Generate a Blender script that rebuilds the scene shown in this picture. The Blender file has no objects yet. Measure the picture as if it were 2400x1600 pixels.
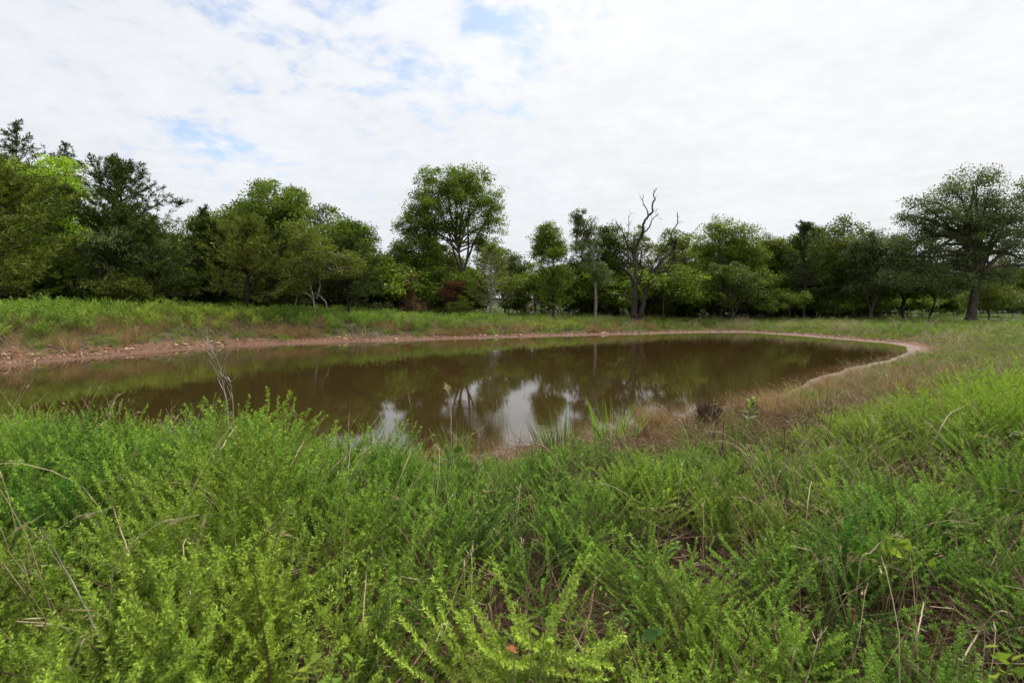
import bpy, math, time
import numpy as np
from mathutils import Vector

T0 = time.time()
SC = bpy.context.scene
COL = SC.collection
R = math.radians

# ------------------------------------------------------------------ camera, sky, sun, exposure
EYE = 2.6                                   # metres above the water
FPX = 1200.0                                # focal length in photo pixels (2400 wide)
PITCH = math.atan((800 - 705) / FPX)

cam_d = bpy.data.cameras.new("camera")
cam = bpy.data.objects.new("camera", cam_d)
COL.objects.link(cam)
cam.location = (0, 0, EYE)
cam.rotation_euler = (math.pi / 2 - PITCH, 0, 0)
cam_d.sensor_width = 36
cam_d.lens = 18
cam_d.clip_start = 0.05
cam_d.clip_end = 3000
cam_d.dof.use_dof = True
cam_d.dof.focus_distance = 7
cam_d.dof.aperture_fstop = 4.0
SC.camera = cam

SUN_EL, SUN_AZ = R(52), R(50)               # azimuth from +Y towards +X
sun_dir = Vector((math.cos(SUN_EL) * math.sin(SUN_AZ), math.cos(SUN_EL) * math.cos(SUN_AZ), math.sin(SUN_EL)))
sun_d = bpy.data.lights.new("sun", "SUN")
sun_d.energy = 3.0
sun_d.angle = R(22)
sun_d.color = (1.0, 0.94, 0.84)
sun = bpy.data.objects.new("sun", sun_d)
COL.objects.link(sun)
sun.rotation_euler = sun_dir.to_track_quat("Z", "Y").to_euler()

SC.view_settings.view_transform = "Standard"
SC.view_settings.look = "None"
SC.view_settings.exposure = 0.9
SC.view_settings.gamma = 1
SC.view_settings.use_curve_mapping = False
SC.cycles.max_bounces = 6
SC.cycles.diffuse_bounces = 3
SC.cycles.glossy_bounces = 3
SC.cycles.transmission_bounces = 4
SC.cycles.transparent_max_bounces = 8
SC.cycles.caustics_reflective = False
SC.cycles.caustics_refractive = False


def ray(px, py):
    u = (px - 1200) / FPX
    v = (800 - py) / FPX
    c, s = math.cos(PITCH), math.sin(PITCH)
    return np.array([u, c + v * s, -s + v * c])


def P(px, py, D):
    """World point seen at a photo pixel at the depth D (metres along +Y)."""
    r = ray(px, py)
    return np.array([0, 0, EYE]) + r * (D / r[1])


class NT:
    """Small helper for node trees."""

    def __init__(self, tree):
        self.t = tree
        self.n = tree.nodes
        self.l = tree.links

    def new(self, kind, **kw):
        n = self.n.new(kind)
        for k, v in kw.items():
            setattr(n, k, v)
        return n

    def put(self, sock, v):
        if hasattr(v, "is_linked"):
            self.l.new(v, sock)
        else:
            sock.default_value = v

    def math(self, op, a, b=None, c=None, clamp=False):
        n = self.new("ShaderNodeMath", operation=op, use_clamp=clamp)
        for i, v in enumerate((a, b, c)):
            if v is not None:
                self.put(n.inputs[i], v)
        return n.outputs[0]

    def vmath(self, op, a, b=None):
        n = self.new("ShaderNodeVectorMath", operation=op)
        self.put(n.inputs[0], a)
        if b is not None:
            self.put(n.inputs[1], b)
        return n.outputs["Value"] if op in ("LENGTH", "DOT_PRODUCT", "DISTANCE") else n.outputs[0]

    def mix(self, f, a, b):
        n = self.new("ShaderNodeMix", data_type="RGBA")
        self.put(n.inputs[0], f)
        self.put(n.inputs[6], a if hasattr(a, "is_linked") else (*a, 1)[:4])
        self.put(n.inputs[7], b if hasattr(b, "is_linked") else (*b, 1)[:4])
        return n.outputs[2]

    def noise(self, vec, scale, detail=3.0, rough=0.5, dist=0.0):
        n = self.new("ShaderNodeTexNoise")
        if vec is not None:
            self.l.new(vec, n.inputs["Vector"])
        n.inputs["Scale"].default_value = scale
        n.inputs["Detail"].default_value = detail
        n.inputs["Roughness"].default_value = rough
        n.inputs["Distortion"].default_value = dist
        return n.outputs["Fac"]

    def smooth(self, v, lo, hi, a=0.0, b=1.0):
        n = self.new("ShaderNodeMapRange", interpolation_type="SMOOTHSTEP")
        self.put(n.inputs[0], v)
        for i, x in enumerate((lo, hi, a, b)):
            n.inputs[i + 1].default_value = x
        return n.outputs[0]

    def ramp(self, v, lo, hi, a=0.0, b=1.0):
        n = self.new("ShaderNodeMapRange")
        self.put(n.inputs[0], v)
        for i, x in enumerate((lo, hi, a, b)):
            n.inputs[i + 1].default_value = x
        return n.outputs[0]


def build_world():
    w = bpy.data.worlds.new("World")
    SC.world = w
    w.use_nodes = True
    t = NT(w.node_tree)
    t.n.clear()
    out = t.new("ShaderNodeOutputWorld")
    bg = t.new("ShaderNodeBackground")
    bg.inputs[1].default_value = 0.1
    sky = t.new("ShaderNodeTexSky", sky_type="NISHITA")
    sky.sun_disc = False
    sky.sun_elevation = SUN_EL
    sky.sun_rotation = SUN_AZ
    sky.air_density = 1.0
    sky.dust_density = 1.5
    tc = t.new("ShaderNodeTexCoord")
    d = tc.outputs["Generated"]
    sep = t.new("ShaderNodeSeparateXYZ")
    t.l.new(d, sep.inputs[0])
    z = t.math("MAXIMUM", sep.outputs[2], 0.0)
    zz = t.math("ADD", z, 0.16)
    cmb = t.new("ShaderNodeCombineXYZ")
    t.l.new(t.math("DIVIDE", sep.outputs[0], zz), cmb.inputs[0])
    t.l.new(t.math("DIVIDE", sep.outputs[1], zz), cmb.inputs[1])
    p = cmb.outputs[0]
    # places where the altocumulus layer is thin and blue shows through
    holes = [  # px, py, rx, ry, strength
        (545, 15, 85, 75, 1.0), (830, 25, 110, 60, .75), (1170, 55, 120, 45, 1.15), (620, 95, 90, 45, .75),
        (1400, 15, 60, 40, .6), (1030, 175, 260, 60, .75), (860, 190, 130, 50, .7), (1100, 205, 120, 30, .6),
        (480, 335, 110, 45, 1.0), (640, 368, 80, 20, .7), (660, 412, 50, 12, .8), (1210, 265, 130, 40, .5),
        (1825, 40, 25, 18, .6), (830, 466, 60, 12, .5), (570, 285, 60, 22, .55), (860, 130, 430, 170, .55), (480, 345, 200, 70, .5), (1250, 60, 260, 90, .5),
    ]
    m = None
    for (px, py, rx, ry, s) in holes:
        c = Vector(ray(px, py)).normalized()
        k = FPX * 1.15
        df = t.vmath("SUBTRACT", d, tuple(c))
        # tangent frame of the hole: right, up
        rt = Vector((c.y, -c.x, 0)).normalized()
        up = rt.cross(c)
        a = t.math("MULTIPLY", t.vmath("DOT_PRODUCT", df, tuple(rt)), k / rx)
        b = t.math("MULTIPLY", t.vmath("DOT_PRODUCT", df, tuple(up)), k / ry)
        q = t.math("ADD", t.math("MULTIPLY", a, a), t.math("MULTIPLY", b, b))
        g = t.math("MULTIPLY", t.math("POWER", 2.718, t.math("MULTIPLY", q, -0.9)), s)
        m = g if m is None else t.math("MAXIMUM", m, g)
    n1 = t.noise(p, 5.0, 8, 0.58, 0.35)
    n2 = t.noise(p, 13.0, 6, 0.6, 0.2)
    n3 = t.noise(p, 1.1, 4, 0.5)
    tex = t.math("ADD", t.math("MULTIPLY", n1, 0.62), t.math("MULTIPLY", n2, 0.38))
    v = t.math("ADD", t.math("MULTIPLY", tex, 2.0), t.math("MULTIPLY", m, 0.38))
    v = t.math("ADD", v, t.math("MULTIPLY", t.math("SUBTRACT", n3, 0.5), 0.10))
    blue = t.math("MULTIPLY", t.smooth(v, 1.12, 1.55, 0.0, 0.85), t.smooth(m, 0.02, 0.25))
    # cloud radiance: soft mottling, greyer near the horizon, whiter towards the hidden sun
    sd = t.vmath("DOT_PRODUCT", d, tuple(sun_dir))
    glow = t.smooth(sd, 0.35, 1.0)
    lift = t.math("ADD", t.math("MULTIPLY", glow, 0.4), t.ramp(t.math("MAXIMUM", z, 0.0), 0.0, 1.0, 4.62, 5.6))
    mot = t.ramp(tex, 0.36, 0.64, 1.035, 0.95)
    lift = t.math("MULTIPLY", lift, mot)
    lift = t.math("MULTIPLY", lift, t.ramp(n3, 0.3, 0.7, 0.96, 1.04))
    tint = t.mix(glow, (0.955, 0.985, 1.035), (0.99, 0.995, 1.0))
    sc = t.vmath("SCALE", tint)
    sc.node.inputs["Scale"].default_value = 1
    t.l.new(lift, sc.node.inputs["Scale"])
    deep = t.vmath("MULTIPLY", sky.outputs[0], (1.2, 1.2, 1.2))
    skyc = t.mix(blue, sc, deep)
    t.l.new(skyc, bg.inputs[0])
    t.l.new(bg.outputs[0], out.inputs[0])


build_world()

# ------------------------------------------------------------------ numpy helpers
def unit(v):
    return v / np.maximum(np.linalg.norm(v, axis=-1, keepdims=True), 1e-9)


def vnoise(x, y, seed=0):
    """Smooth value noise in 0..1."""
    x = np.asarray(x, float)
    y = np.asarray(y, float)
    xi, yi = np.floor(x), np.floor(y)
    fx, fy = x - xi, y - yi
    fx, fy = fx * fx * (3 - 2 * fx), fy * fy * (3 - 2 * fy)

    def h(a, b):
        v = np.sin(a * 127.1 + b * 311.7 + seed * 74.7) * 43758.5453
        return v - np.floor(v)

    return (h(xi, yi) * (1 - fx) + h(xi + 1, yi) * fx) * (1 - fy) + (h(xi, yi + 1) * (1 - fx) + h(xi + 1, yi + 1) * fx) * fy


def fbm(x, y, seed=0, n=3):
    a, s, t = 0.5, 0.0, 0.0
    for k in range(n):
        s = s + a * vnoise(x * 2 ** k, y * 2 ** k, seed + k * 13)
        t += a
        a *= 0.5
    return s / t


def sstep(a, b, x):
    t = np.clip((x - a) / (b - a), 0, 1)
    return t * t * (3 - 2 * t)


# each geometry chunk: (verts n,3 | quads m,4 | material index | tint per vertex)
def tubes(Pt, Rd, sides=5, mat=0, tint=None):
    """Pt (n,k,3) paths, Rd (n,k) radii."""
    n, k, _ = Pt.shape
    T = unit(np.gradient(Pt, axis=1))
    mean = unit(Pt[:, -1] - Pt[:, 0])
    ref = np.where(np.abs(mean[:, 2:3]) > 0.75, np.array([[1.0, 0.13, 0.0]]), np.array([[0.0, 0.1, 1.0]]))
    A = unit(np.cross(T, ref[:, None, :]))
    B = np.cross(T, A)
    ang = np.arange(sides) * 2 * math.pi / sides
    V = Pt[:, :, None, :] + Rd[:, :, None, None] * (A[:, :, None, :] * np.cos(ang)[None, None, :, None] + B[:, :, None, :] * np.sin(ang)[None, None, :, None])
    idx = np.arange(n * k * sides).reshape(n, k, sides)
    nx = np.roll(idx, -1, axis=2)
    F = np.stack([idx[:, :-1], nx[:, :-1], nx[:, 1:], idx[:, 1:]], axis=-1).reshape(-1, 4)
    if tint is None:
        tint = np.full(n, 0.5)
    tv = np.repeat(tint, k * sides)
    return V.reshape(-1, 3), F, mat, tv


def leaves(C, Dr, L, W, rng, mat=0, tint=None, face_up=0.6, fold=0.15):
    """Rhomb leaves: base C (n,3), axis Dr (n,3)."""
    n = len(C)
    Dr = unit(Dr)
    hint = np.array([0, 0, 1.0]) * face_up + rng.normal(size=(n, 3)) * 0.5
    S = unit(np.cross(Dr, hint))
    N = np.cross(S, Dr)
    L = np.broadcast_to(L, (n,))[:, None]
    W = np.broadcast_to(W, (n,))[:, None]
    V = np.stack([C, C + Dr * L * 0.45 + S * W * 0.5 + N * W * fold, C + Dr * L, C + Dr * L * 0.45 - S * W * 0.5 + N * W * fold], axis=1)
    F = np.arange(n * 4).reshape(n, 4)
    if tint is None:
        tint = rng.random(n)
    return V.reshape(-1, 3), F, mat, np.repeat(tint, 4)


def blades(C, Dr, bend, L, W, rng, k=5, mat=0, tint=None):
    """Curved grass blades: strips that start along Dr and fall over along bend."""
    n = len(C)
    L = np.broadcast_to(L, (n,))
    W = np.broadcast_to(W, (n,))
    t = np.linspace(0, 1, k)
    Pt = C[:, None] + Dr[:, None] * (L[:, None] * t)[:, :, None] + bend[:, None] * (L[:, None] * t ** 2.2)[:, :, None]
    T = unit(np.gradient(Pt, axis=1))
    S = unit(np.cross(T, (rng.normal(size=(n, 3)) + np.array([0.3, -1.0, 0.2]))[:, None]))
    w = W[:, None] * np.clip(1.05 - t ** 1.6, 0.04, 1)[None]
    V = np.stack([Pt - S * w[:, :, None] * 0.5, Pt + S * w[:, :, None] * 0.5], axis=2)
    idx = np.arange(n * k * 2).reshape(n, k, 2)
    F = np.stack([idx[:, :-1, 0], idx[:, :-1, 1], idx[:, 1:, 1], idx[:, 1:, 0]], axis=-1).reshape(-1, 4)
    if tint is None:
        tint = rng.random(n)
    return V.reshape(-1, 3), F, mat, np.repeat(tint, k * 2)


def mesh_of(name, chunks, mats, smooth=True):
    off, Vs, Fs, Ms, Ts = 0, [], [], [], []
    for V, F, m, tv in chunks:
        if len(V) == 0:
            continue
        Vs.append(V)
        Fs.append(F + off)
        Ms.append(np.full(len(F), m, np.int32))
        Ts.append(tv)
        off += len(V)
    V, F, M, T = np.concatenate(Vs), np.concatenate(Fs), np.concatenate(Ms), np.concatenate(Ts)
    me = bpy.data.meshes.new(name)
    me.vertices.add(len(V))
    me.vertices.foreach_set("co", V.astype(np.float32).ravel())
    w = F.shape[1]
    me.loops.add(F.size)
    me.loops.foreach_set("vertex_index", F.astype(np.int32).ravel())
    me.polygons.add(len(F))
    me.polygons.foreach_set("loop_start", np.arange(0, F.size, w, dtype=np.int32))
    for m in mats:
        me.materials.append(m)
    me.polygons.foreach_set("material_index", M)
    if smooth:
        me.polygons.foreach_set("use_smooth", np.ones(len(F), bool))
    a = me.attributes.new("tint", "FLOAT", "POINT")
    a.data.foreach_set("value", T.astype(np.float32))
    me.update(calc_edges=True)
    return me


def obj(name, me, parent=None, loc=None):
    o = bpy.data.objects.new(name, me)
    COL.objects.link(o)
    if parent is not None:
        o.parent = parent
    if loc is not None:
        o.location = loc
    return o


def tag(o, label=None, cat=None, group=None, kind=None):
    for k, v in (("label", label), ("category", cat), ("group", group), ("kind", kind)):
        if v:
            o[k] = v
    return o


def thing(name, label, cat, loc, group=None):
    o = obj(name, None, None, tuple(float(v) for v in loc))
    o.empty_display_size = 0.2
    return tag(o, label, cat, group)


# ------------------------------------------------------------------ materials
def mat_leaf(name, c0, c1, trans=0.3, rough=0.55, inst=0.0, c2=None):
    """Foliage: colour from the leaf's own tint; inst mixes towards c2 by the instance's own random / patch value."""
    m = bpy.data.materials.new(name)
    m.use_nodes = True
    t = NT(m.node_tree)
    t.n.clear()
    out = t.new("ShaderNodeOutputMaterial")
    at = t.new("ShaderNodeAttribute", attribute_name="tint")
    col = t.mix(at.outputs["Fac"], c0, c1)
    if inst:
        ip = t.new("ShaderNodeAttribute", attribute_name="patch", attribute_type="INSTANCER")
        oi = t.new("ShaderNodeObjectInfo")
        f = t.math("ADD", t.math("MULTIPLY", ip.outputs["Fac"], inst), t.math("MULTIPLY", oi.outputs["Random"], 0.15), clamp=True)
        col = t.mix(f, col, c2)
        br = t.ramp(oi.outputs["Random"], 0, 1, 0.66, 1.22)
        sc = t.vmath("SCALE", col)
        t.l.new(br, sc.node.inputs["Scale"])
        col = sc
    pb = t.new("ShaderNodeBsdfPrincipled")
    pb.inputs["Roughness"].default_value = rough
    pb.inputs["Specular IOR Level"].default_value = 0.12
    t.l.new(col, pb.inputs["Base Color"])
    tr = t.new("ShaderNodeBsdfTranslucent")
    t.l.new(t.vmath("MULTIPLY", col, (1.15, 1.25, 0.7)), tr.inputs[0])
    mx = t.new("ShaderNodeMixShader")
    mx.inputs[0].default_value = trans
    t.l.new(pb.outputs[0], mx.inputs[1])
    t.l.new(tr.outputs[0], mx.inputs[2])
    t.l.new(mx.outputs[0], out.inputs[0])
    return m


def mat_bark(name, c0, c1, scale=9.0, rough=0.9, bump=0.6):
    m = bpy.data.materials.new(name)
    m.use_nodes = True
    t = NT(m.node_tree)
    pb = t.n["Principled BSDF"]
    tc = t.new("ShaderNodeTexCoord")
    mp = t.new("ShaderNodeMapping")
    mp.inputs["Scale"].default_value = (1, 1, 0.25)
    t.l.new(tc.outputs["Object"], mp.inputs[0])
    n = t.noise(mp.outputs[0], scale, 6, 0.65)
    t.l.new(t.mix(t.smooth(n, 0.35, 0.65), c0, c1), pb.inputs["Base Color"])
    pb.inputs["Roughness"].default_value = rough
    pb.inputs["Specular IOR Level"].default_value = 0.2
    bp = t.new("ShaderNodeBump")
    bp.inputs["Strength"].default_value = bump
    bp.inputs["Distance"].default_value = 0.05
    t.l.new(n, bp.inputs["Height"])
    t.l.new(bp.outputs[0], pb.inputs["Normal"])
    return m


def mat_plain(name, c0, c1, rough=0.8, scale=30):
    return mat_bark(name, c0, c1, scale, rough, 0.15)


L_BRIGHT = mat_leaf("leaf_bright", (0.136, 0.227, 0.016), (0.509, 0.712, 0.072), .35)
L_MID = mat_leaf("leaf_mid", (0.048, 0.080, 0.010), (0.244, 0.335, 0.040), .3)
L_DARK = mat_leaf("leaf_dark", (0.029, 0.049, 0.010), (0.156, 0.212, 0.036), .28)
L_OLIVE = mat_leaf("leaf_olive", (0.056, 0.081, 0.011), (0.222, 0.265, 0.042), .3)
L_PALE = mat_leaf("leaf_pale", (0.094, 0.130, 0.043), (0.284, 0.340, 0.114), .3)
L_GREY = mat_leaf("leaf_greygreen", (0.044, 0.071, 0.024), (0.186, 0.242, 0.086), .28)
C_OLIVE = mat_leaf("cedar_olive", (0.042, 0.058, 0.008), (0.221, 0.266, 0.038), .15, .6)
C_DARK = mat_leaf("cedar_dark", (0.021, 0.036, 0.005), (0.094, 0.126, 0.021), .15, .6)
L_BROWN = mat_leaf("leaf_brown", (.11, .07, .035), (.21, .13, .06), .25, .7)
L_RED = mat_leaf("leaf_russet", (.075, .032, .018), (.15, .066, .036), .25, .7)
L_ORANGE = mat_leaf("needle_orange", (.24, .10, .06), (.40, .19, .12), .25, .7)
B_DARK = mat_bark("bark_dark", (.018, .014, .011), (.06, .05, .04))
B_MID = mat_bark("bark_brown", (.04, .03, .022), (.12, .095, .075))
B_PALE = mat_bark("bark_pale", (.13, .11, .09), (.30, .27, .23))
B_DEAD = mat_bark("dead_wood", (.016, .013, .011), (.085, .068, .057), 14)
B_SILVER = mat_bark("dead_wood_silver", (.17, .14, .12), (.36, .31, .27))

W_LEAF = mat_leaf("weed_leaf", (.016, .070, .010), (.245, .45, .055), .22, .6, 0.5, (.36, .43, .055))  # dark end also carries painted shade between the plumes
W_STEM = mat_leaf("weed_stem", (.11, .15, .04), (.24, .24, .09), .1, .6)
G_GREEN = mat_leaf("grass_green", (.065, .16, .012), (.25, .43, .045), .3, .5, 0.7, (.24, .25, .06))
G_DRY = mat_leaf("grass_dry", (.23, .135, .07), (.50, .36, .21), .2, .7, 0.5, (.34, .20, .105))
G_STRAW = mat_leaf("straw", (.30, .23, .13), (.58, .48, .33), .2, .6)
G_THATCH = mat_leaf("thatch", (.045, .025, .016), (.30, .19, .125), .0, .8)
V_LEAF = mat_leaf("vine_leaf", (.12, .22, .03), (.30, .36, .05), .35, .4)
V_DARK = mat_leaf("vine_leaf_dark", (.03, .085, .018), (.06, .13, .025), .25, .4)

# ------------------------------------------------------------------ the pond's outline and the lie of the land
SHORE_PX = [(0, 860), (150, 845), (300, 832), (500, 815), (700, 806), (1000, 797), (1300, 788), (1500, 783), (1650, 779), (1750, 779),
            (1850, 785), (2000, 797), (2090, 805), (2132, 813), (2128, 823), (2100, 838), (2050, 850), (1980, 865), (1920, 885), (1860, 908),
            (1820, 925), (1750, 940), (1680, 955), (1600, 978), (1530, 986), (1450, 1002), (1330, 1026), (1200, 1048), (1050, 1080), (900, 1098),
            (700, 1090), (500, 1060), (250, 1050), (0, 1040)]


def on_water(px, py):
    r = ray(px, py)
    return (r * (-EYE / r[2]))[:2]


SHORE = np.array([on_water(*p) for p in SHORE_PX] + [(-14.5, 10.4), (-18.6, 12.6), (-20.9, 16.0)])


def sd(x, y):
    """Signed distance to the water's edge, positive on land."""
    x = np.asarray(x, float)
    y = np.asarray(y, float)
    sh = x.shape
    p = np.stack([x.ravel(), y.ravel()], 1)
    best = np.full(len(p), 1e18)
    inside = np.zeros(len(p), bool)
    A, B = SHORE, np.roll(SHORE, -1, axis=0)
    for a, b in zip(A, B):
        e = b - a
        t = np.clip(((p - a) @ e) / (e @ e), 0, 1)
        dd = ((p - a - t[:, None] * e) ** 2).sum(1)
        best = np.minimum(best, dd)
        c = (a[1] > p[:, 1]) != (b[1] > p[:, 1])
        xi = a[0] + (p[:, 1] - a[1]) / (e[1] if abs(e[1]) > 1e-9 else 1e-9) * e[0]
        inside ^= c & (p[:, 0] < xi)
    d = np.sqrt(best)
    return np.where(inside, -d, d).reshape(sh)


def near_side(x, y):
    """True on the camera's side of the pond."""
    return (y < 24) & (y < 9.5 + np.maximum(x, 0) * 1.05 + 1.0) & (x > -17)


CTRL = np.array([(-26, 22, 1.75), (-24, 30, 1.75), (-18, 36, 1.35), (-11, 38, 1.1), (-4, 40, .85), (3, 44, .7), (10, 47, .6), (18, 52, .35), (30, 47, .3),
                 (42, 50, .4), (30, 30, .45), (22, 20, .62), (10, 10, .75), (4, 5, .9), (0, 0, .98), (-6, 3, .98), (-12, 5, 1.0), (-24, 10, 1.3),
                 (60, 80, .5), (110, 120, .9), (0, 80, .9), (-50, 60, 1.6), (-30, -20, 1.2), (30, -20, 1.1), (14, 3, .85), (200, 200, 2.0), (-200, 200, 3), (0, 400, 3)], float)


def plateau(x, y):
    s = np.zeros_like(x, dtype=float)
    w = np.zeros_like(x, dtype=float)
    for cx, cy, h in CTRL:
        k = 1.0 / ((x - cx) ** 2 + (y - cy) ** 2 + 6.0) ** 1.6
        s = s + k * h
        w = w + k
    return s / w


def height(x, y):
    x = np.asarray(x, float)
    y = np.asarray(y, float)
    d = sd(x, y) + (fbm(x * .9, y * .9, 3) - .5) * 0.36 + .06
    pl = plateau(x, y)
    d0 = d
    d = np.where(d > 0, d - .8 * np.minimum(d, 1.0), d)      # a flat strip of mud, then the bank
    wid = np.where(near_side(x, y), 6.5, np.interp(x, [-12, 6], [4.2, 6.0]))
    up = pl * (0.86 * sstep(-0.4, 1.0, d / wid) + 0.14 * sstep(0, 1, d / 22.0))
    base0 = pl * 0.86 * float(sstep(-0.4, 1.0, np.array(0.0)))
    up = up - base0 * np.clip(1 - d / wid, 0, 1)
    up = up + np.clip(d0, 0, .6) * .04
    bumps = ((fbm(x * .5, y * .5, 9) - .5) * .22 + (fbm(x * 2.1, y * 2.1, 5) - .5) * .07) * sstep(0.2, 3, d)
    return np.where(d > 0, up + bumps, np.maximum(d * 0.16, -1.2))


def H(x, y):
    return float(height(np.array([x]), np.array([y]))[0])


def axis_steps(lo, hi, dlo, dhi, step, grow=1.16):
    core = list(np.arange(dlo, dhi + 1e-6, step))
    a, s = [], step
    v = dlo
    while v > lo:
        s *= grow
        v -= s
        a.append(v)
    b, s = [], step
    v = core[-1]
    while v < hi:
        s *= grow
        v += s
        b.append(v)
    return np.array(a[::-1] + core + b)


def build_ground():
    xs = axis_steps(-900, 900, -34, 44, 0.27)
    ys = axis_steps(-60, 1500, -1.5, 56, 0.27)
    X, Y = np.meshgrid(xs, ys)
    Z = height(X, Y)
    D = sd(X, Y)
    far = sstep(120, 600, np.hypot(X, Y))
    Z = Z + far * 3.0
    V = np.stack([X, Y, Z], -1).reshape(-1, 3)
    idx = np.arange(X.size).reshape(X.shape)
    F = np.stack([idx[:-1, :-1], idx[:-1, 1:], idx[1:, 1:], idx[1:, :-1]], -1).reshape(-1, 4)
    m = bpy.data.materials.new("ground_soil")
    m.use_nodes = True
    t = NT(m.node_tree)
    pb = t.n["Principled BSDF"]
    tc = t.new("ShaderNodeTexCoord")
    o = tc.outputs["Object"]
    at = t.new("ShaderNodeAttribute", attribute_name="tint")     # metres to the water's edge
    n0 = t.noise(o, 0.8, 5, .6)
    n1 = t.noise(o, 5, 8, .65)
    n2 = t.noise(o, 38, 6, .7)
    dd = t.math("ADD", at.outputs["Fac"], t.math("MULTIPLY", t.math("SUBTRACT", n0, .5), 2.6))
    soil = t.mix(n1, (.03, .02, .012), (.085, .058, .034))
    soil = t.mix(t.smooth(t.noise(o, 2.2, 4), .45, .62), soil, (.075, .085, .025))
    mud = t.mix(t.smooth(n1, .3, .7), (.085, .042, .026), (.18, .092, .056))
    mud = t.mix(t.smooth(n2, .55, .72), mud, (.32, .20, .13))
    wet = t.mix(n1, (.10, .052, .033), (.16, .088, .057))
    mud = t.mix(t.smooth(at.outputs["Fac"], .25, .75), wet, mud)
    turf = t.mix(n1, (.02, .034, .007), (.05, .068, .015))
    soil = t.mix(t.smooth(dd, 9, 22), soil, turf)
    t.l.new(t.mix(t.smooth(dd, 1.3, 2.0), mud, soil), pb.inputs["Base Color"])
    t.l.new(t.smooth(at.outputs["Fac"], .2, .9, .5, .95), pb.inputs["Roughness"])
    pb.inputs["Specular IOR Level"].default_value = .3
    bp = t.new("ShaderNodeBump")
    bp.inputs["Strength"].default_value = .8
    bp.inputs["Distance"].default_value = .06
    t.l.new(t.math("ADD", n1, t.math("MULTIPLY", n2, .5)), bp.inputs["Height"])
    t.l.new(bp.outputs[0], pb.inputs["Normal"])
    g = obj("ground", mesh_of("ground", [(V, F, 0, D.ravel())], [m]))
    tag(g, "red brown earth around the pond and out to the horizon", "ground", kind="structure")


def build_water():
    xs = np.arange(-24, 26.01, .5)
    ys = np.arange(6, 46.01, .5)
    X, Y = np.meshgrid(xs, ys)
    idx = np.arange(X.size).reshape(X.shape)
    F = np.stack([idx[:-1, :-1], idx[:-1, 1:], idx[1:, 1:], idx[1:, :-1]], -1).reshape(-1, 4)
    c = sd((X[:-1, :-1] + .25).ravel(), (Y[:-1, :-1] + .25).ravel())
    F = F[c < .95]
    V = np.stack([X, Y, X * 0], -1).reshape(-1, 3)
    m = bpy.data.materials.new("muddy_water")
    m.use_nodes = True
    t = NT(m.node_tree)
    pb = t.n["Principled BSDF"]
    tc = t.new("ShaderNodeTexCoord")
    o = tc.outputs["Object"]
    n = t.noise(o, .12, 3, .5)
    pb.inputs["Base Color"].default_value = (.075, .047, .014, 1)
    at = t.new("ShaderNodeAttribute", attribute_name="tint")
    body = t.mix(n, (.029, .0185, .006), (.041, .026, .0085))
    t.l.new(t.mix(t.smooth(at.outputs["Fac"], -1.3, -.05), body, (.075, .045, .019)), pb.inputs["Base Color"])
    pb.inputs["Roughness"].default_value = .03
    pb.inputs["IOR"].default_value = 1.55
    mp = t.new("ShaderNodeMapping")
    mp.inputs["Scale"].default_value = (.8, 2.4, 1)
    t.l.new(o, mp.inputs[0])
    r1 = t.noise(mp.outputs[0], 3.0, 3, .5)
    r2 = t.noise(mp.outputs[0], .5, 2, .5)
    gust = t.smooth(t.noise(o, .16, 2, .5), .45, .66, .25, 1.5)
    bp = t.new("ShaderNodeBump")
    bp.inputs["Strength"].default_value = .08
    bp.inputs["Distance"].default_value = .02
    t.l.new(t.math("MULTIPLY", t.math("ADD", r1, t.math("MULTIPLY", r2, 1.0)), gust), bp.inputs["Height"])
    t.l.new(bp.outputs[0], pb.inputs["Normal"])
    me = mesh_of("water", [(V, F, 0, sd(X, Y).ravel())], [m])
    tag(obj("water", me), "still muddy brown pond water reflecting trees and sky", "pond", kind="structure")


build_ground()
build_water()

# ------------------------------------------------------------------ trees
def polyline(pts, k):
    pts = np.asarray(pts, float)
    if len(pts) > 2:     # a rounded path through the points
        q = np.concatenate([[2 * pts[0] - pts[1]], pts, [2 * pts[-1] - pts[-2]]])
        u = np.linspace(0, len(pts) - 1, k)
        i = np.minimum(u.astype(int), len(pts) - 2)
        f = (u - i)[:, None]
        a, b, c, d = q[i], q[i + 1], q[i + 2], q[i + 3]
        return .5 * ((2 * b) + (c - a) * f + (2 * a - 5 * b + 4 * c - d) * f ** 2 + (3 * b - a - 3 * c + d) * f ** 3)
    t = np.linspace(0, 1, k)[:, None]
    return pts[0] * (1 - t) + pts[1] * t


def limb_tube(pts, r0, r1, sides=9, k=14, wob=0.0, rng=None):
    p = polyline(pts, k)
    if wob and rng is not None:
        w = rng.normal(size=p.shape) * wob
        w[0] = 0
        p = p + w
    rad = r0 + (r1 - r0) * np.linspace(0, 1, k) ** .8
    return p, tubes(p[None], rad[None], sides)


def lobes_px(lobes, D, rng, depth=.85):
    out = []
    for l in lobes:
        cx, cy, rx, ry = l[:4]
        dd = D + (l[4] if len(l) > 4 else rng.normal() * rx / FPX * D * .25)
        c = P(cx, cy, dd)
        out.append((c, np.array([rx, rx * depth, ry]) / FPX * D))
    return out


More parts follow.
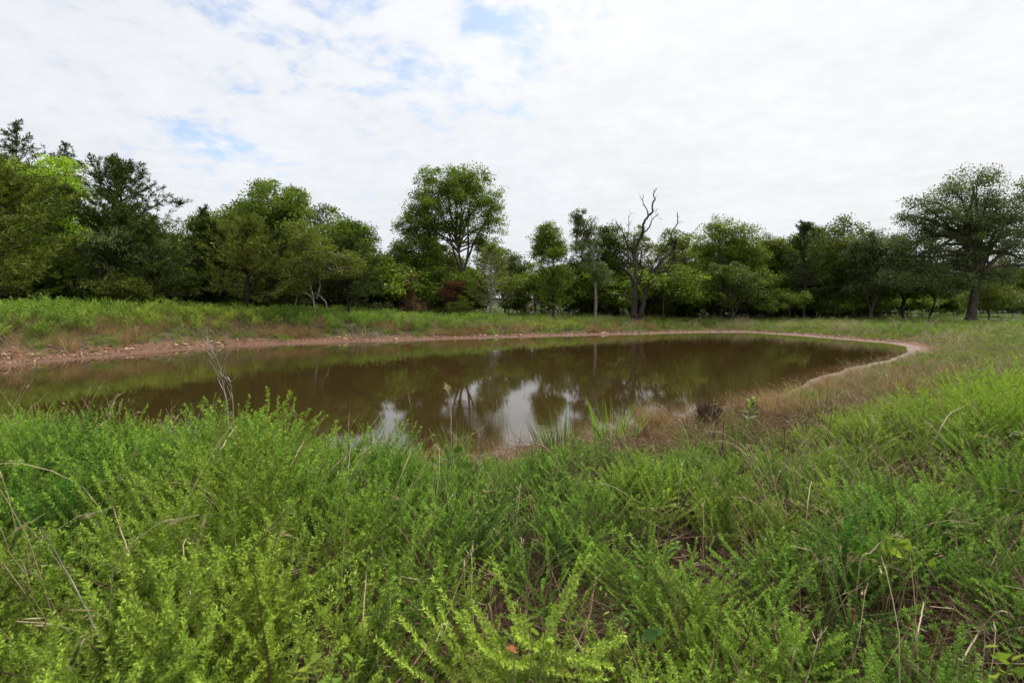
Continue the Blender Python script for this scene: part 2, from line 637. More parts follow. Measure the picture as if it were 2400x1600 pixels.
def deciduous(name, label, px, D, lobes, n, ls, leaf, bark=None, tr=.14, limbs=None, group=None, seed=0, cr=.62, first=.3, trunk_px=None, cat="tree", wid=.55, inner=2.3, twigr=1.0, cl=78, shoots=0.0):
    rng = np.random.default_rng(seed + int(px * 7 + D) + 9000)
    bark = bark or B_MID
    n, ls = int(n * 1.85), ls * .74
    bx = P(px, 720, D)[0]
    base = np.array([bx, D, H(bx, D) - .05])
    LB = lobes_px(lobes, D, rng)
    cz = np.mean([l[0] for l in LB], axis=0)
    top = max(LB, key=lambda l: l[0][2] + l[1][2])
    chunks, skel = [], []
    if trunk_px is not None:
        tp = [base] + [P(a, b, D) for a, b in trunk_px]
    else:
        tip = top[0] + np.array([0, 0, top[1][2] * .35])
        mid = base * .5 + tip * .5 + rng.normal(size=3) * np.array([.25, .25, 0])
        tp = [base, base * .78 + mid * .22 + np.array([0, 0, .15]), mid, tip]
    p, ch = limb_tube(tp, tr, max(.03, tr * .22), 9, 18, .012, rng)
    flare = ch[0].reshape(18, 9, 3)
    flare[0] = p[0] + (flare[0] - p[0]) * 1.5
    chunks.append(ch)
    skel.append(p[int(len(p) * first):])
    if limbs:
        for lp, w in limbs:
            q = [P(a, b, D + (0 if i == 0 else rng.normal() * .5)) for i, (a, b) in enumerate(lp)]
            q, ch = limb_tube(q, w / FPX * D * .5, .03, 7, 14, .02, rng)
            chunks.append(ch)
            skel.append(q[3:])
    for c, r in LB:
        for _ in range(2):
            i = rng.integers(int(len(p) * first), max(int(len(p) * .8), int(len(p) * first) + 1))
            e = c + rng.normal(size=3) * r * .25 + np.array([0, 0, r[2] * .2])
            m = (p[i] + e) / 2 + np.array([0, 0, .1 * np.linalg.norm(e - p[i])]) + rng.normal(size=3) * .15
            q, ch = limb_tube([p[i], m, e], tr * .45, .025, 6, 9, .02, rng)
            chunks.append(ch)
            skel.append(q[2:])
    S = np.concatenate(skel)
    nc = max(12, int(n / cl))
    vol = np.array([np.prod(r) ** .55 for c, r in LB])
    which = rng.choice(len(LB), nc, p=vol / vol.sum())
    dirs = unit(rng.normal(size=(nc, 3)))
    rad = rng.random(nc) ** (1 / inner)
    C0 = np.array([LB[i][0] for i in which])
    RR = np.array([LB[i][1] for i in which])
    C = C0 + dirs * RR * rad[:, None]
    gz = base[2] + .3
    C[:, 2] = np.maximum(C[:, 2], gz + rng.random(nc) * .5)
    dm = np.linalg.norm(C[:, None] - S[None], axis=2) + 1.2 * np.maximum(0, S[None, :, 2] - C[:, None, 2] + .2)
    A = S[dm.argmin(1)]
    ln = np.linalg.norm(C - A, axis=1)
    m1 = A + (C - A) * .38 + rng.normal(size=(nc, 3)) * (.07 * ln)[:, None] + np.array([0, 0, .06]) * ln[:, None]
    m2 = A + (C - A) * .72 + rng.normal(size=(nc, 3)) * (.06 * ln)[:, None] + np.array([0, 0, .05]) * ln[:, None]
    PT = np.stack([A, m1, m2, C], 1)
    r0 = np.clip(.012 + .011 * ln, .012, .06) * twigr
    chunks.append(tubes(PT, np.stack([r0, r0 * .75, r0 * .5, r0 * .22], 1), 4))
    root = thing(name, label, cat, base, group)
    for ch in chunks:
        ch[0][:] -= base
    obj("trunk", mesh_of(name + "_trunk", chunks, [bark]), root)
    # leaves
    per = rng.multinomial(n, np.ones(nc) / nc)
    k = np.repeat(np.arange(nc), per)
    g = rng.normal(size=(len(k), 3))
    g = g / np.maximum(np.linalg.norm(g, axis=1, keepdims=True), 1e-6) * (rng.random((len(k), 1)) ** .5) * 1.25
    csize = cr * (.65 + .7 * rng.random(nc))
    if shoots:
        csize = csize * np.where(rng.random(nc) < shoots, .55, 1)
    pos = C[k] + g * csize[k][:, None] * np.array([1, 1, .62])
    outw = unit(C - C0) * .5
    dr = rng.normal(size=(len(k), 3)) * .75 + outw[k] + np.array([0, 0, -.22])
    L = ls * (.7 + .6 * rng.random(len(k)))
    ct = rng.random(nc) * .55
    ti = np.clip(ct[k] + rng.random(len(k)) * .45, 0, 1)
    obj("crown", mesh_of(name + "_crown", [leaves(pos - base, dr, L, L * wid, rng, 0, ti)], [leaf]), root)
    return root


def cedar(name, label, px, D, top, half, low, n, leaf, bark=None, tr=.13, group=None, seed=0, ls=.30, prof=.8, bare=0.0, cat="cedar tree", lean=0, open_=1.0, ww=.2):
    """Red cedar: trunk, ascending boughs in a pyramid, feathery sprays. top/low in photo pixels, half = half width in pixels."""
    rng = np.random.default_rng(seed + int(px * 5 + D) + 9000)
    n, ls = int(n * 1.45), ls * .88
    bark = bark or B_DARK
    b0 = P(px, 720, D)
    base = np.array([b0[0], D, H(b0[0], D) - .05])
    zt = P(px, top, D)[2]
    zl = max(P(px, low, D)[2], base[2] + .15)
    Rm = half / FPX * D
    tip = np.array([P(px + lean, top, D)[0], D, zt])
    p, ch = limb_tube([base, base * .5 + tip * .5 + rng.normal(size=3) * np.array([.12, .12, 0]), tip], tr, .012, 8, 16)
    chunks = [ch]
    nb = int(110 * open_)
    h = rng.random(nb) ** .85
    h[: nb // 8] = .9 + .1 * rng.random(nb // 8)
    zb = zl + (zt - zl) * h
    st = np.stack([np.interp(zb, p[:, 2], p[:, i]) for i in range(3)], 1)
    az = rng.random(nb) * 2 * math.pi
    bl = Rm * np.maximum(.05, (1 - h ** 1.35)) ** prof * (.7 + .45 * rng.random(nb)) + .12
    el = np.clip(.12 + .75 * h + rng.normal(size=nb) * .16, -.25, 1.2)
    hd = np.stack([np.cos(az), np.sin(az), np.zeros(nb)], 1)
    K = 7
    t = np.linspace(0, 1, K)
    PT = st[:, None] + hd[:, None] * (bl * np.cos(el))[:, None, None] * t[None, :, None]
    PT[:, :, 2] += (bl * np.sin(el))[:, None] * t + (bl * .16)[:, None] * (t ** 2 - .55 * t)
    PT[:, 1:] += rng.normal(size=(nb, K - 1, 3)) * (.035 * bl)[:, None, None]
    r0 = np.clip(.01 + .013 * bl, .01, .05)
    chunks.append(tubes(PT, r0[:, None] * (1 - .85 * t)[None], 4))
    root = thing(name, label, cat, base, group)
    for c in chunks:
        c[0][:] -= base
    obj("trunk", mesh_of(name + "_trunk", chunks, [bark]), root)
    # sprays: side twigs along each bough, then narrow scale-leaf sprays along them
    ns = int(n / 16)
    w = bl ** 1.25
    b = rng.choice(nb, ns, p=w / w.sum())
    tt = bare + (1.02 - bare) * rng.random(ns) ** .75
    f = np.clip(tt * (K - 1), 0, K - 1.001)
    i0 = f.astype(int)
    fr = (f - i0)[:, None]
    sp = PT[b, i0] * (1 - fr) + PT[b, i0 + 1] * fr
    bd = unit(PT[b, -1] - PT[b, 0])
    sdv = unit(bd * .8 + rng.normal(size=(ns, 3)) * np.array([.75, .75, .42]) + np.array([0, 0, .16]))
    sl = (.25 + .4 * rng.random(ns)) * np.clip(bl[b] * .55, .3, 1.25) * (1.15 - .4 * tt)
    kk = np.repeat(np.arange(ns), 16)
    u = rng.random(len(kk))
    pos = sp[kk] + sdv[kk] * (sl[kk] * u)[:, None] + rng.normal(size=(len(kk), 3)) * .045
    dr = sdv[kk] * .85 + rng.normal(size=(len(kk), 3)) * .42 + np.array([0, 0, .1])
    L = ls * (.6 + .7 * rng.random(len(kk)))
    ti = np.clip((rng.random(ns) * .6)[kk] + rng.random(len(kk)) * .4, 0, 1)
    obj("crown", mesh_of(name + "_crown", [leaves(pos - base, dr, L, L * ww, rng, 0, ti, .35)], [leaf]), root)
    return root


def copy_tree(src, loc, rz, s, label, group=None):
    r = src.copy()
    COL.objects.link(r)
    r.location = loc
    r.rotation_euler = (0, 0, rz)
    r.scale = s
    r["label"] = label
    if group:
        r["group"] = group
    elif "group" in r:
        del r["group"]
    for ch in src.children:
        c = ch.copy()
        COL.objects.link(c)
        c.parent = r
    return r


# --- left woods
cedar("cedar_tree", "tall dark cedar with ragged spire at the upper left corner of the woods", 40, 42, 292, 105, 560, 9000, C_DARK, seed=1, prof=.9, open_=.9)
cedar("cedar_tree", "slim dark cedar top showing just behind the yellow green tree", 152, 43, 340, 62, 560, 5000, C_DARK, seed=2, open_=.8)
cedar("cedar_tree", "dark cedar cut by the frame edge behind the broad olive cedar", -50, 41, 300, 110, 600, 7000, C_DARK, seed=3, open_=.9)
deciduous("broadleaf_tree", "bright yellow green tree between the far left cedar spires", 110, 37, [(60, 445, 75, 60), (130, 420, 65, 50), (165, 480, 52, 60), (60, 510, 70, 50), (120, 540, 80, 50)], 13500, .25, L_BRIGHT, tr=.16, seed=4, cr=.55)
cedar("cedar_tree", "broad olive brown cedar filling the left edge of the woods", -15, 29.5, 425, 250, 700, 36000, C_OLIVE, seed=5, ls=.24, prof=.55)
cedar("cedar_tree", "pyramid shaped dark cedar with open sky showing through its upper boughs", 285, 36, 398, 172, 690, 24000, C_DARK, seed=6, ls=.28, prof=.62)
cedar("cedar_tree", "dense low dark cedar under the pyramid shaped cedar", 345, 34, 545, 110, 715, 10000, C_DARK, seed=7, ls=.25, prof=.5)
deciduous("broadleaf_tree", "small grey green tree in front of the dark pyramid cedar", 262, 33, [(250, 565, 48, 28), (262, 605, 58, 30), (240, 640, 45, 30)], 5200, .22, L_GREY, tr=.07, seed=8, cr=.42)
deciduous("shrub", "yellowish low shrub beneath the grey green tree at the cedar's foot", 290, 32.5, [(285, 672, 55, 28), (330, 690, 40, 22)], 3000, .18, L_OLIVE, tr=.04, seed=9, cr=.35, cat="shrub")
deciduous("broadleaf_tree", "pale green tree seen through the gap right of the pyramid cedar", 432, 47, [(430, 600, 45, 40), (440, 640, 50, 50)], 4200, .27, L_PALE, tr=.1, seed=10)
# --- middle left
deciduous("broadleaf_tree", "tall mid green tree with upright leafy shoots on its top", 640, 45, [(640, 490, 82, 55), (600, 520, 60, 50), (685, 500, 48, 55), (640, 560, 105, 60), (612, 445, 12, 24), (645, 440, 10, 22), (672, 455, 14, 22), (705, 468, 12, 22)], 16000, .27, L_MID, tr=.2, seed=11, cr=.6)
deciduous("broadleaf_tree", "mid green tree left of the one with upright shoots, lower and rounder", 520, 43, [(515, 530, 60, 40), (480, 545, 38, 38), (560, 525, 45, 40), (520, 590, 75, 55)], 10500, .26, L_MID, tr=.16, seed=12)
cedar("cedar_tree", "dark cedar on the left of the middle left clump", 478, 41, 490, 62, 700, 6000, C_DARK, seed=13)
cedar("cedar_tree", "brownish cedar standing in front of the tall tree with upright shoots", 580, 36, 530, 120, 705, 14000, C_OLIVE, seed=14, ls=.24, prof=.55)
deciduous("broadleaf_tree", "light olive tree with pale crooked stems at the edge of the grass bank", 742, 36, [(715, 590, 60, 48), (700, 545, 45, 30), (770, 615, 62, 45), (690, 665, 34, 20), (820, 620, 30, 30)], 6500, .19, L_OLIVE, B_PALE, tr=.07, seed=15, cr=.42,
          trunk_px=[(733, 690), (722, 650), (714, 600), (706, 560)], limbs=[([(735, 705), (720, 688), (700, 690), (690, 715)], 4), ([(742, 700), (750, 672), (752, 655), (790, 630)], 4), ([(744, 690), (762, 705), (768, 728)], 4)], first=.4)
deciduous("broadleaf_tree", "rounded green tree with the flattest top right of the bare grey snag", 812, 46, [(800, 550, 50, 38), (845, 560, 36, 42), (820, 600, 66, 48), (860, 625, 45, 50)], 9500, .27, L_MID, tr=.15, seed=16)
cedar("cedar_tree", "low dark cedar below the rounded green tree", 820, 39, 580, 95, 712, 10000, C_DARK, seed=17, prof=.5, ls=.26)
cedar("cedar_tree", "dark cedar in deep shade between the brownish cedar and the pale stems", 660, 40, 560, 80, 715, 8000, C_DARK, seed=18, prof=.5)
deciduous("broadleaf_tree", "dull green bushy tree left of the tall vase shaped tree", 915, 52, [(895, 618, 44, 32), (945, 612, 44, 36), (920, 660, 70, 42)], 8500, .28, L_DARK, tr=.14, seed=19)
# --- the tall tree in the middle
deciduous("vase_tree", "tallest tree, vase shaped with several stems, behind the middle of the far bank", 1086, 52,
          [(1050, 430, 42, 36), (1105, 425, 46, 38), (1085, 470, 80, 42), (1140, 480, 42, 55), (1030, 500, 52, 55), (1150, 535, 30, 42), (1000, 545, 42, 36), (1060, 525, 38, 28), (1150, 585, 34, 20), (1075, 445, 70, 35), (960, 560, 28, 22), (1088, 545, 44, 26), (1120, 570, 26, 22)],
          19000, .25, L_MID, B_MID, tr=.24, seed=20, cr=.62, first=.62, trunk_px=[(1084, 690), (1084, 640), (1077, 600), (1070, 560), (1068, 505)],
          limbs=[([(1085, 640), (1098, 590), (1097, 530), (1102, 470), (1105, 430)], 7), ([(1082, 640), (1062, 582), (1049, 536), (1036, 500), (1030, 470)], 6.5), ([(1097, 605), (1115, 560), (1135, 523), (1150, 490)], 5.5), ([(1070, 560), (1055, 500), (1050, 440)], 5)])
deciduous("slim_tree", "slender tree with straight thin trunk close beside the vase shaped tree", 1002, 50, [(1000, 425, 24, 30), (990, 480, 40, 45), (965, 540, 42, 42), (1000, 590, 50, 45), (950, 590, 40, 30)], 9000, .25, L_MID, B_MID, tr=.13, seed=21, cr=.55, trunk_px=[(1001, 650), (1001, 570), (999, 480), (1002, 410)], first=.45)
deciduous("broadleaf_tree", "yellow green tree in the gap under the slender tree's crown", 1030, 57, [(1035, 610, 60, 40), (1060, 650, 60, 45)], 6500, .28, L_OLIVE, tr=.14, seed=22)
deciduous("withered_tree", "small withered tree with dry brown leaves before the dull green bushes", 948, 45, [(950, 655, 26, 24), (945, 690, 34, 26), (930, 722, 36, 14), (975, 722, 36, 14)], 3600, .2, L_BROWN, B_MID, tr=.06, seed=23, cr=.4, cat="dead tree")
deciduous("withered_tree", "russet red withered bush at the foot of the vase shaped tree", 1062, 46, [(1055, 685, 28, 26), (1070, 672, 20, 18), (1035, 735, 34, 14), (1095, 735, 20, 12)], 3600, .17, L_RED, B_MID, tr=.05, seed=24, cr=.35, cat="dead bush")
deciduous("shrub", "olive and brown scrub bush just right of the russet bush", 1080, 45, [(1068, 722, 26, 18), (1090, 715, 18, 22)], 1800, .16, L_OLIVE, B_MID, tr=.04, seed=25, cr=.35, cat="shrub")
cedar("withered_cedar", "half dead cedar with grey twigs and thin olive foliage right of the vase tree", 1150, 47, 590, 66, 725, 6500, L_OLIVE, B_SILVER, seed=26, ls=.22, prof=.45, bare=.45, tr=.16)
deciduous("broadleaf_tree", "green oak standing behind the half dead cedar beside the sky gap", 1185, 60, [(1180, 615, 40, 34), (1215, 635, 26, 30), (1190, 660, 52, 36), (1150, 600, 30, 25)], 6500, .28, L_DARK, tr=.15, seed=27)
cedar("withered_cedar", "small orange brown dead conifer in the sky gap between the two woods", 1226, 56, 686, 22, 735, 3600, L_ORANGE, B_MID, seed=28, ls=.2, prof=.8, tr=.06, cat="dead conifer")
# --- right of the gap
deciduous("broadleaf_tree", "narrow green tree on the right side of the sky gap, upright top", 1298, 50, [(1283, 560, 34, 28), (1268, 590, 24, 26), (1310, 590, 24, 24), (1282, 535, 20, 14)], 6000, .22, L_MID, tr=.12, seed=29, cr=.5, trunk_px=[(1298, 680), (1295, 600), (1281, 550)], first=.5)
cedar("feathery_tree", "soft feathery green tree in front of the narrow upright tree", 1296, 47, 595, 52, 725, 9500, L_MID, seed=30, ls=.22, prof=.45, tr=.12, cat="tree")
deciduous("leaning_tree", "slim tree with pale trunk leaning to the upper left", 1396, 48, [(1357, 507, 18, 18), (1372, 525, 24, 18), (1388, 550, 24, 22), (1355, 545, 16, 14), (1362, 578, 24, 11), (1392, 580, 20, 14), (1388, 620, 30, 26), (1410, 650, 28, 24)], 4800, .2, L_GREY, B_PALE, tr=.16, seed=31, cr=.4, trunk_px=[(1396, 680), (1392, 632), (1383, 581), (1372, 543), (1355, 500)], first=.55)
deciduous("broadleaf_tree", "dark green tree between the leaning tree and the dead fork", 1428, 53, [(1430, 560, 32, 30), (1415, 590, 34, 28), (1440, 615, 40, 36)], 6500, .25, L_DARK, tr=.13, seed=32)
cedar("cedar_tree", "dark bushy cedar behind the pale leaning trunk", 1362, 53, 572, 60, 725, 9000, C_DARK, seed=33, prof=.4, ls=.27)
deciduous("broadleaf_tree", "yellowish green tree whose foliage hangs around the dead forked limbs", 1500, 53, [(1485, 565, 38, 34), (1510, 590, 40, 32), (1580, 570, 38, 30), (1560, 610, 60, 40), (1470, 630, 40, 40), (1600, 620, 40, 40), (1530, 660, 70, 36)], 11000, .23, L_OLIVE, B_DEAD, tr=.2, seed=34, cr=.5)
deciduous("withered_tree", "small rusty red withered tree at the foot of the woods right of the dead fork", 1572, 52, [(1570, 680, 26, 14), (1580, 662, 16, 12), (1556, 708, 24, 10)], 1700, .18, L_RED, tr=.05, seed=35, cr=.35, cat="dead tree")
deciduous("broadleaf_tree", "large rounded green tree with two tops in the right hand woods", 1690, 55, [(1688, 540, 46, 30), (1745, 558, 42, 28), (1660, 580, 45, 36), (1720, 600, 66, 42), (1680, 640, 70, 40), (1760, 610, 38, 40)], 15500, .26, L_MID, tr=.22, seed=36, cr=.62)
deciduous("broadleaf_tree", "low spreading tree under the rounded two topped tree", 1720, 50, [(1700, 640, 52, 24), (1745, 655, 50, 26), (1680, 675, 48, 22), (1760, 690, 40, 20), (1700, 705, 30, 16)], 6500, .23, L_DARK, tr=.12, seed=37, cr=.5)
deciduous("broadleaf_tree", "olive tinged tree between the two topped tree and the pointed cedar", 1812, 57, [(1800, 580, 34, 28), (1830, 590, 38, 30), (1815, 630, 50, 45)], 8500, .26, L_OLIVE, tr=.16, seed=38)
cedar("cedar_tree", "pointed dark cedar rising above the right hand woods", 1884, 53, 530, 62, 690, 10500, C_DARK, seed=39, prof=.62, tr=.18, ls=.28)
deciduous("broadleaf_tree", "tawny green tree right of the pointed cedar", 1955, 55, [(1950, 590, 40, 30), (1985, 595, 42, 34), (1930, 620, 30, 34), (1965, 650, 60, 36)], 9500, .25, L_OLIVE, tr=.16, seed=40)
deciduous("broadleaf_tree", "grey green tree leaning against the big oak's left side", 2040, 52, [(2050, 570, 40, 32), (2085, 580, 46, 34), (2020, 610, 44, 34), (2070, 640, 62, 36), (2010, 670, 42, 22)], 10500, .25, L_GREY, tr=.2, seed=41)
deciduous("broadleaf_tree", "dark small tree under the grey green one, open trunk beneath", 2118, 54, [(2110, 665, 46, 30), (2150, 670, 40, 28)], 4200, .24, L_DARK, B_DARK, tr=.2, seed=42, first=.55)
deciduous("broadleaf_tree", "dark small tree just left of the oak's trunk", 2178, 55, [(2175, 660, 46, 34), (2210, 680, 38, 26)], 4200, .24, L_DARK, B_DARK, tr=.17, seed=43, first=.55)
deciduous("oak_tree", "great spreading oak standing alone at the edge of the field", 2277, 49,
          [(2285, 425, 55, 34), (2225, 450, 50, 30), (2316, 466, 30, 28), (2200, 505, 58, 30), (2120, 508, 28, 13), (2158, 470, 28, 15), (2075, 650, 36, 18), (2250, 672, 38, 14), (2335, 645, 50, 20), (2135, 665, 40, 16), (2230, 655, 45, 14), (2275, 495, 62, 38), (2170, 545, 55, 28), (2112, 575, 34, 20), (2095, 615, 36, 18), (2310, 500, 40, 30), (2140, 580, 48, 24), (2250, 555, 75, 40), (2340, 540, 60, 50), (2220, 605, 70, 28), (2320, 590, 70, 28), (2398, 455, 38, 34), (2410, 550, 60, 45), (2360, 500, 36, 26), (2165, 625, 55, 24), (2390, 615, 50, 20), (2130, 610, 36, 20)],
          29000, .25, L_GREY, B_MID, tr=.46, seed=44, cr=.78, first=.5, trunk_px=[(2280, 715), (2286, 680), (2296, 645), (2288, 590), (2275, 500), (2283, 440)],
          limbs=[([(2288, 668), (2258, 644), (2225, 638), (2180, 615)], 9), ([(2298, 655), (2335, 625), (2400, 622), (2440, 600)], 9), ([(2296, 645), (2350, 590), (2385, 560), (2400, 500)], 10), ([(2290, 610), (2250, 560), (2215, 500)], 8), ([(2288, 590), (2320, 520), (2330, 460)], 7)])
deciduous("broadleaf_tree", "low leafy tree right behind the oak's trunk", 2320, 56, [(2315, 660, 48, 34), (2300, 700, 45, 26), (2350, 690, 36, 26)], 5200, .25, L_OLIVE, tr=.12, seed=45)
deciduous("broadleaf_tree", "green tree in the field behind the oak at the frame edge", 2400, 75, [(2395, 665, 42, 30), (2430, 655, 50, 38)], 5000, .34, L_MID, tr=.2, seed=46)

# --- dead forked tree and the grey snag
def dead_tree(name, label, D, paths, mat, seed, twigs, cat="dead tree"):
    rng = np.random.default_rng(seed)
    b = P(paths[0][0][0][0], 720, D)
    base = np.array([b[0], D, H(b[0], D) - .05])
    root = thing(name, label, cat, base)
    main, ends = [], []
    for i, (pp, w0, w1) in enumerate(paths):
        off = [rng.normal() * .35 * min(j, 2) for j in range(len(pp))]
        q = [P(a, c, D + (off[j] if i else 0)) for j, (a, c) in enumerate(pp)]
        if i == 0 or (w0 > 12 and pp[0][1] > 715):
            q[0] = np.array([q[0][0], D, base[2]])
        k = 6 * len(q)
        p, ch = limb_tube(q, w0 / FPX * D * .43, w1 / FPX * D * .43, 8, k, .022, rng)
        ch[0][:] -= base
        if i == 0:
            main.append(ch)
        else:
            obj("limb", mesh_of(name + "_limb", [ch], [mat]), root)
        ends.append(p)
    tw = []
    for p in ends:
        for _ in range(twigs):
            i = int(len(p) * (.45 + .55 * rng.random())) - 1
            d = unit(p[i] - p[max(i - 4, 0)])
            L = .35 + rng.random() * .9
            dv = unit(d + rng.normal(size=3) * .7 + np.array([0, 0, .2]))
            a, e = p[i], p[i] + dv * L
            m = (a + e) / 2 + rng.normal(size=3) * .09
            tw.append(np.stack([a, m, m * .4 + e * .6 + rng.normal(size=3) * .05, e]))
            if rng.random() < .7:
                e2 = m + unit(dv + rng.normal(size=3) * .6) * L * .5
                tw.append(np.stack([m, m * .7 + e2 * .3, m * .3 + e2 * .7, e2]))
    tw = np.array(tw) - base
    main_tw = tubes(tw, np.tile(np.array([.017, .013, .01, .005]), (len(tw), 1)), 4)
    obj("trunk", mesh_of(name + "_trunk", main, [mat]), root)
    tag(obj("twigs", mesh_of(name + "_twigs", [main_tw], [mat]), root), kind="stuff")
    return root


dead_tree("dead_tree", "bare black dead tree with forked crooked limbs above the right hand woods", 46.3, [
    ([(1484, 735), (1489, 690), (1487, 665), (1474, 641), (1458, 627)], 20, 7),
    ([(1462, 630), (1473, 607), (1471, 581), (1463, 552), (1452, 534), (1443, 518)], 6, 2),
    ([(1489, 680), (1490, 630), (1490, 583), (1506, 547), (1508, 525), (1520, 506), (1529, 496), (1530, 476), (1535, 467), (1531, 455), (1539, 441)], 11, 2),
    ([(1519, 507), (1516, 491), (1507, 477), (1507, 458)], 4, 1.5),
    ([(1507, 546), (1521, 534), (1528, 516), (1544, 501)], 5, 1.6),
    ([(1499, 735), (1512, 690), (1521, 663), (1539, 628), (1557, 603), (1579, 581), (1583, 567)], 15, 6),
    ([(1582, 570), (1573, 558), (1575, 543), (1588, 523), (1587, 498)], 6, 2),
    ([(1480, 703), (1466, 692), (1437, 690)], 6, 3),
    ([(1540, 640), (1566, 630), (1579, 603)], 5, 2),
    ([(1496, 670), (1506, 632), (1512, 620)], 6, 3),
    ([(1471, 570), (1474, 530), (1473, 505)], 3, 1),
    ([(1590, 540), (1615, 550), (1640, 527)], 2.5, 1),
], B_DEAD, 5, 3)
dead_tree("bare_snag", "small bare grey snag with twisted twigs left of the rounded green tree", 47, [
    ([(742, 640), (742, 580), (742, 545), (738, 520)], 6, 3),
    ([(741, 540), (733, 515), (728, 500)], 3, 1.2), ([(740, 525), (752, 510), (758, 495)], 3, 1.2), ([(738, 522), (745, 505), (742, 496)], 2.5, 1)], B_DEAD, 6, 7, "dead tree")

# --- trees further back: copies of a few kinds, with crowns of their own scale and turn
PROTO_BACK = [
    deciduous("woodland_tree", "woodland tree deep in shade behind the front row", 700, 66, [(700, 560, 60, 45), (740, 600, 55, 50), (660, 610, 55, 50), (700, 660, 75, 50), (700, 705, 85, 24)], 8000, .36, L_DARK, tr=.2, seed=60, cr=.75, group="woodland trees behind the front row"),
    deciduous("woodland_tree", "woodland tree deep in shade behind the front row", 1600, 66, [(1600, 580, 50, 45), (1640, 620, 55, 45), (1570, 640, 50, 50), (1610, 680, 70, 40), (1600, 710, 80, 22)], 7500, .36, L_MID, tr=.2, seed=61, cr=.75, group="woodland trees behind the front row"),
    cedar("woodland_cedar", "shadowy woodland cedar behind the front row", 400, 62, 560, 80, 715, 6500, C_DARK, seed=62, prof=.5, ls=.36, group="woodland cedars behind the front row", ww=.26),
]


def back_rows():
    rng = np.random.default_rng(77)
    spots = []
    for px in np.arange(-330, 2060, 54):
        for D in (60, 72):
            q = px + rng.normal() * 16 + (27 if D > 65 else 0)
            if 1180 < q < 1272:
                continue
            spots.append((q, D + rng.normal() * 2.5))
    for px in (2080, 2120, 2150, 2190, 2230, 2280, 2330, 2420, 2480, 2560, 2640):
        spots.append((px + rng.normal() * 10, 150 + rng.normal() * 8))
    for px in (1990, 2040, 2085, 2130, 2185, 2250, 2300, 2345, 2395, 2450):
        spots.append((px + rng.normal() * 8, 88 + rng.normal() * 4))
    for i, (q, D) in enumerate(spots):
        src = PROTO_BACK[rng.choice(3, p=[.42, .3, .28])]
        x = (q - 1200) / FPX * D
        hgt = .8 + .35 * rng.random()
        if 840 < q < 1180:
            hgt *= .66
        if 1240 < q < 1640:
            hgt *= .5
        if 380 < q < 480:
            hgt *= .8
        if q > 1640:
            hgt *= .86
        if 80 < D < 100:
            hgt *= .75
        if D > 100:
            hgt *= 1.35
        w = hgt * (.9 + .3 * rng.random())
        copy_tree(src, (x, D, H(x, D) - .1), rng.random() * 6.28, (w, w, hgt), src["label"], src["group"])


back_rows()

SHRUB = [
    deciduous("understory_shrub", "dark leafy shrub growing under the edge of the woods", 600, 40, [(600, 690, 40, 22), (625, 700, 36, 18)], 2200, .2, L_DARK, tr=.035, seed=70, cr=.38, group="shrubs along the foot of the woods", cat="shrub"),
    deciduous("understory_shrub", "dark leafy shrub growing under the edge of the woods", 1850, 50, [(1850, 700, 50, 20), (1815, 712, 34, 16)], 2400, .22, L_MID, tr=.035, seed=71, cr=.4, group="shrubs along the foot of the woods", cat="shrub"),
]


def shrubs():
    rng = np.random.default_rng(78)
    for px in np.arange(-120, 2060, 30):
        if 1195 < px < 1262 or 1455 < px < 1525:
            continue
        near = np.interp(px, [-120, 0, 450, 900, 1200, 1500, 1750, 2100], [33, 34, 40, 47, 52, 52, 53, 56])
        q = px + rng.normal() * 12
        D = near + rng.normal() * 1.3 + 1.0
        x = (q - 1200) / FPX * D
        src = SHRUB[rng.integers(2)]
        if px > 1960:
            for k in (0, 1):
                e = 60 + 9 * k + rng.random() * 4
                xx = (q + 90 * (px - 1960) / 100 + 20 * k - 1200) / FPX * e
                copy_tree(src, (xx, e, H(xx, e) - .1), rng.random() * 6.28, (1.5, 1.5, 1.1), src["label"], src["group"])
        if 1280 < px < 2000:
            copy_tree(src, ((q + 14 - 1200) / FPX * 64, 64, H((q + 14 - 1200) / FPX * 64, 64) - .1), rng.random() * 6.28, (2.2, 2.2, 1.9), src["label"], src["group"])
            r = copy_tree(src, ((q - 1200) / FPX * (D + 7), D + 7, H((q - 1200) / FPX * (D + 7), D + 7) - .1), rng.random() * 6.28, (1.7, 1.7, 1.5), src["label"], src["group"])
        s = 1.0 + .7 * rng.random()
        copy_tree(src, (x, D, H(x, D) - .05), rng.random() * 6.28, (s * 1.15, s * 1.15, s * .95), src["label"], src["group"])

    for q in (2010, 2050, 2085, 2125, 2160, 2200, 2235, 2300, 2340, 2375):
        e = 63 + rng.random() * 8
        xx = (q - 1200) / FPX * e
        src = SHRUB[rng.integers(2)]
        copy_tree(src, (xx, e, H(xx, e) - .1), rng.random() * 6.28, (1.6, 1.6, 1.25), src["label"], src["group"])


shrubs()

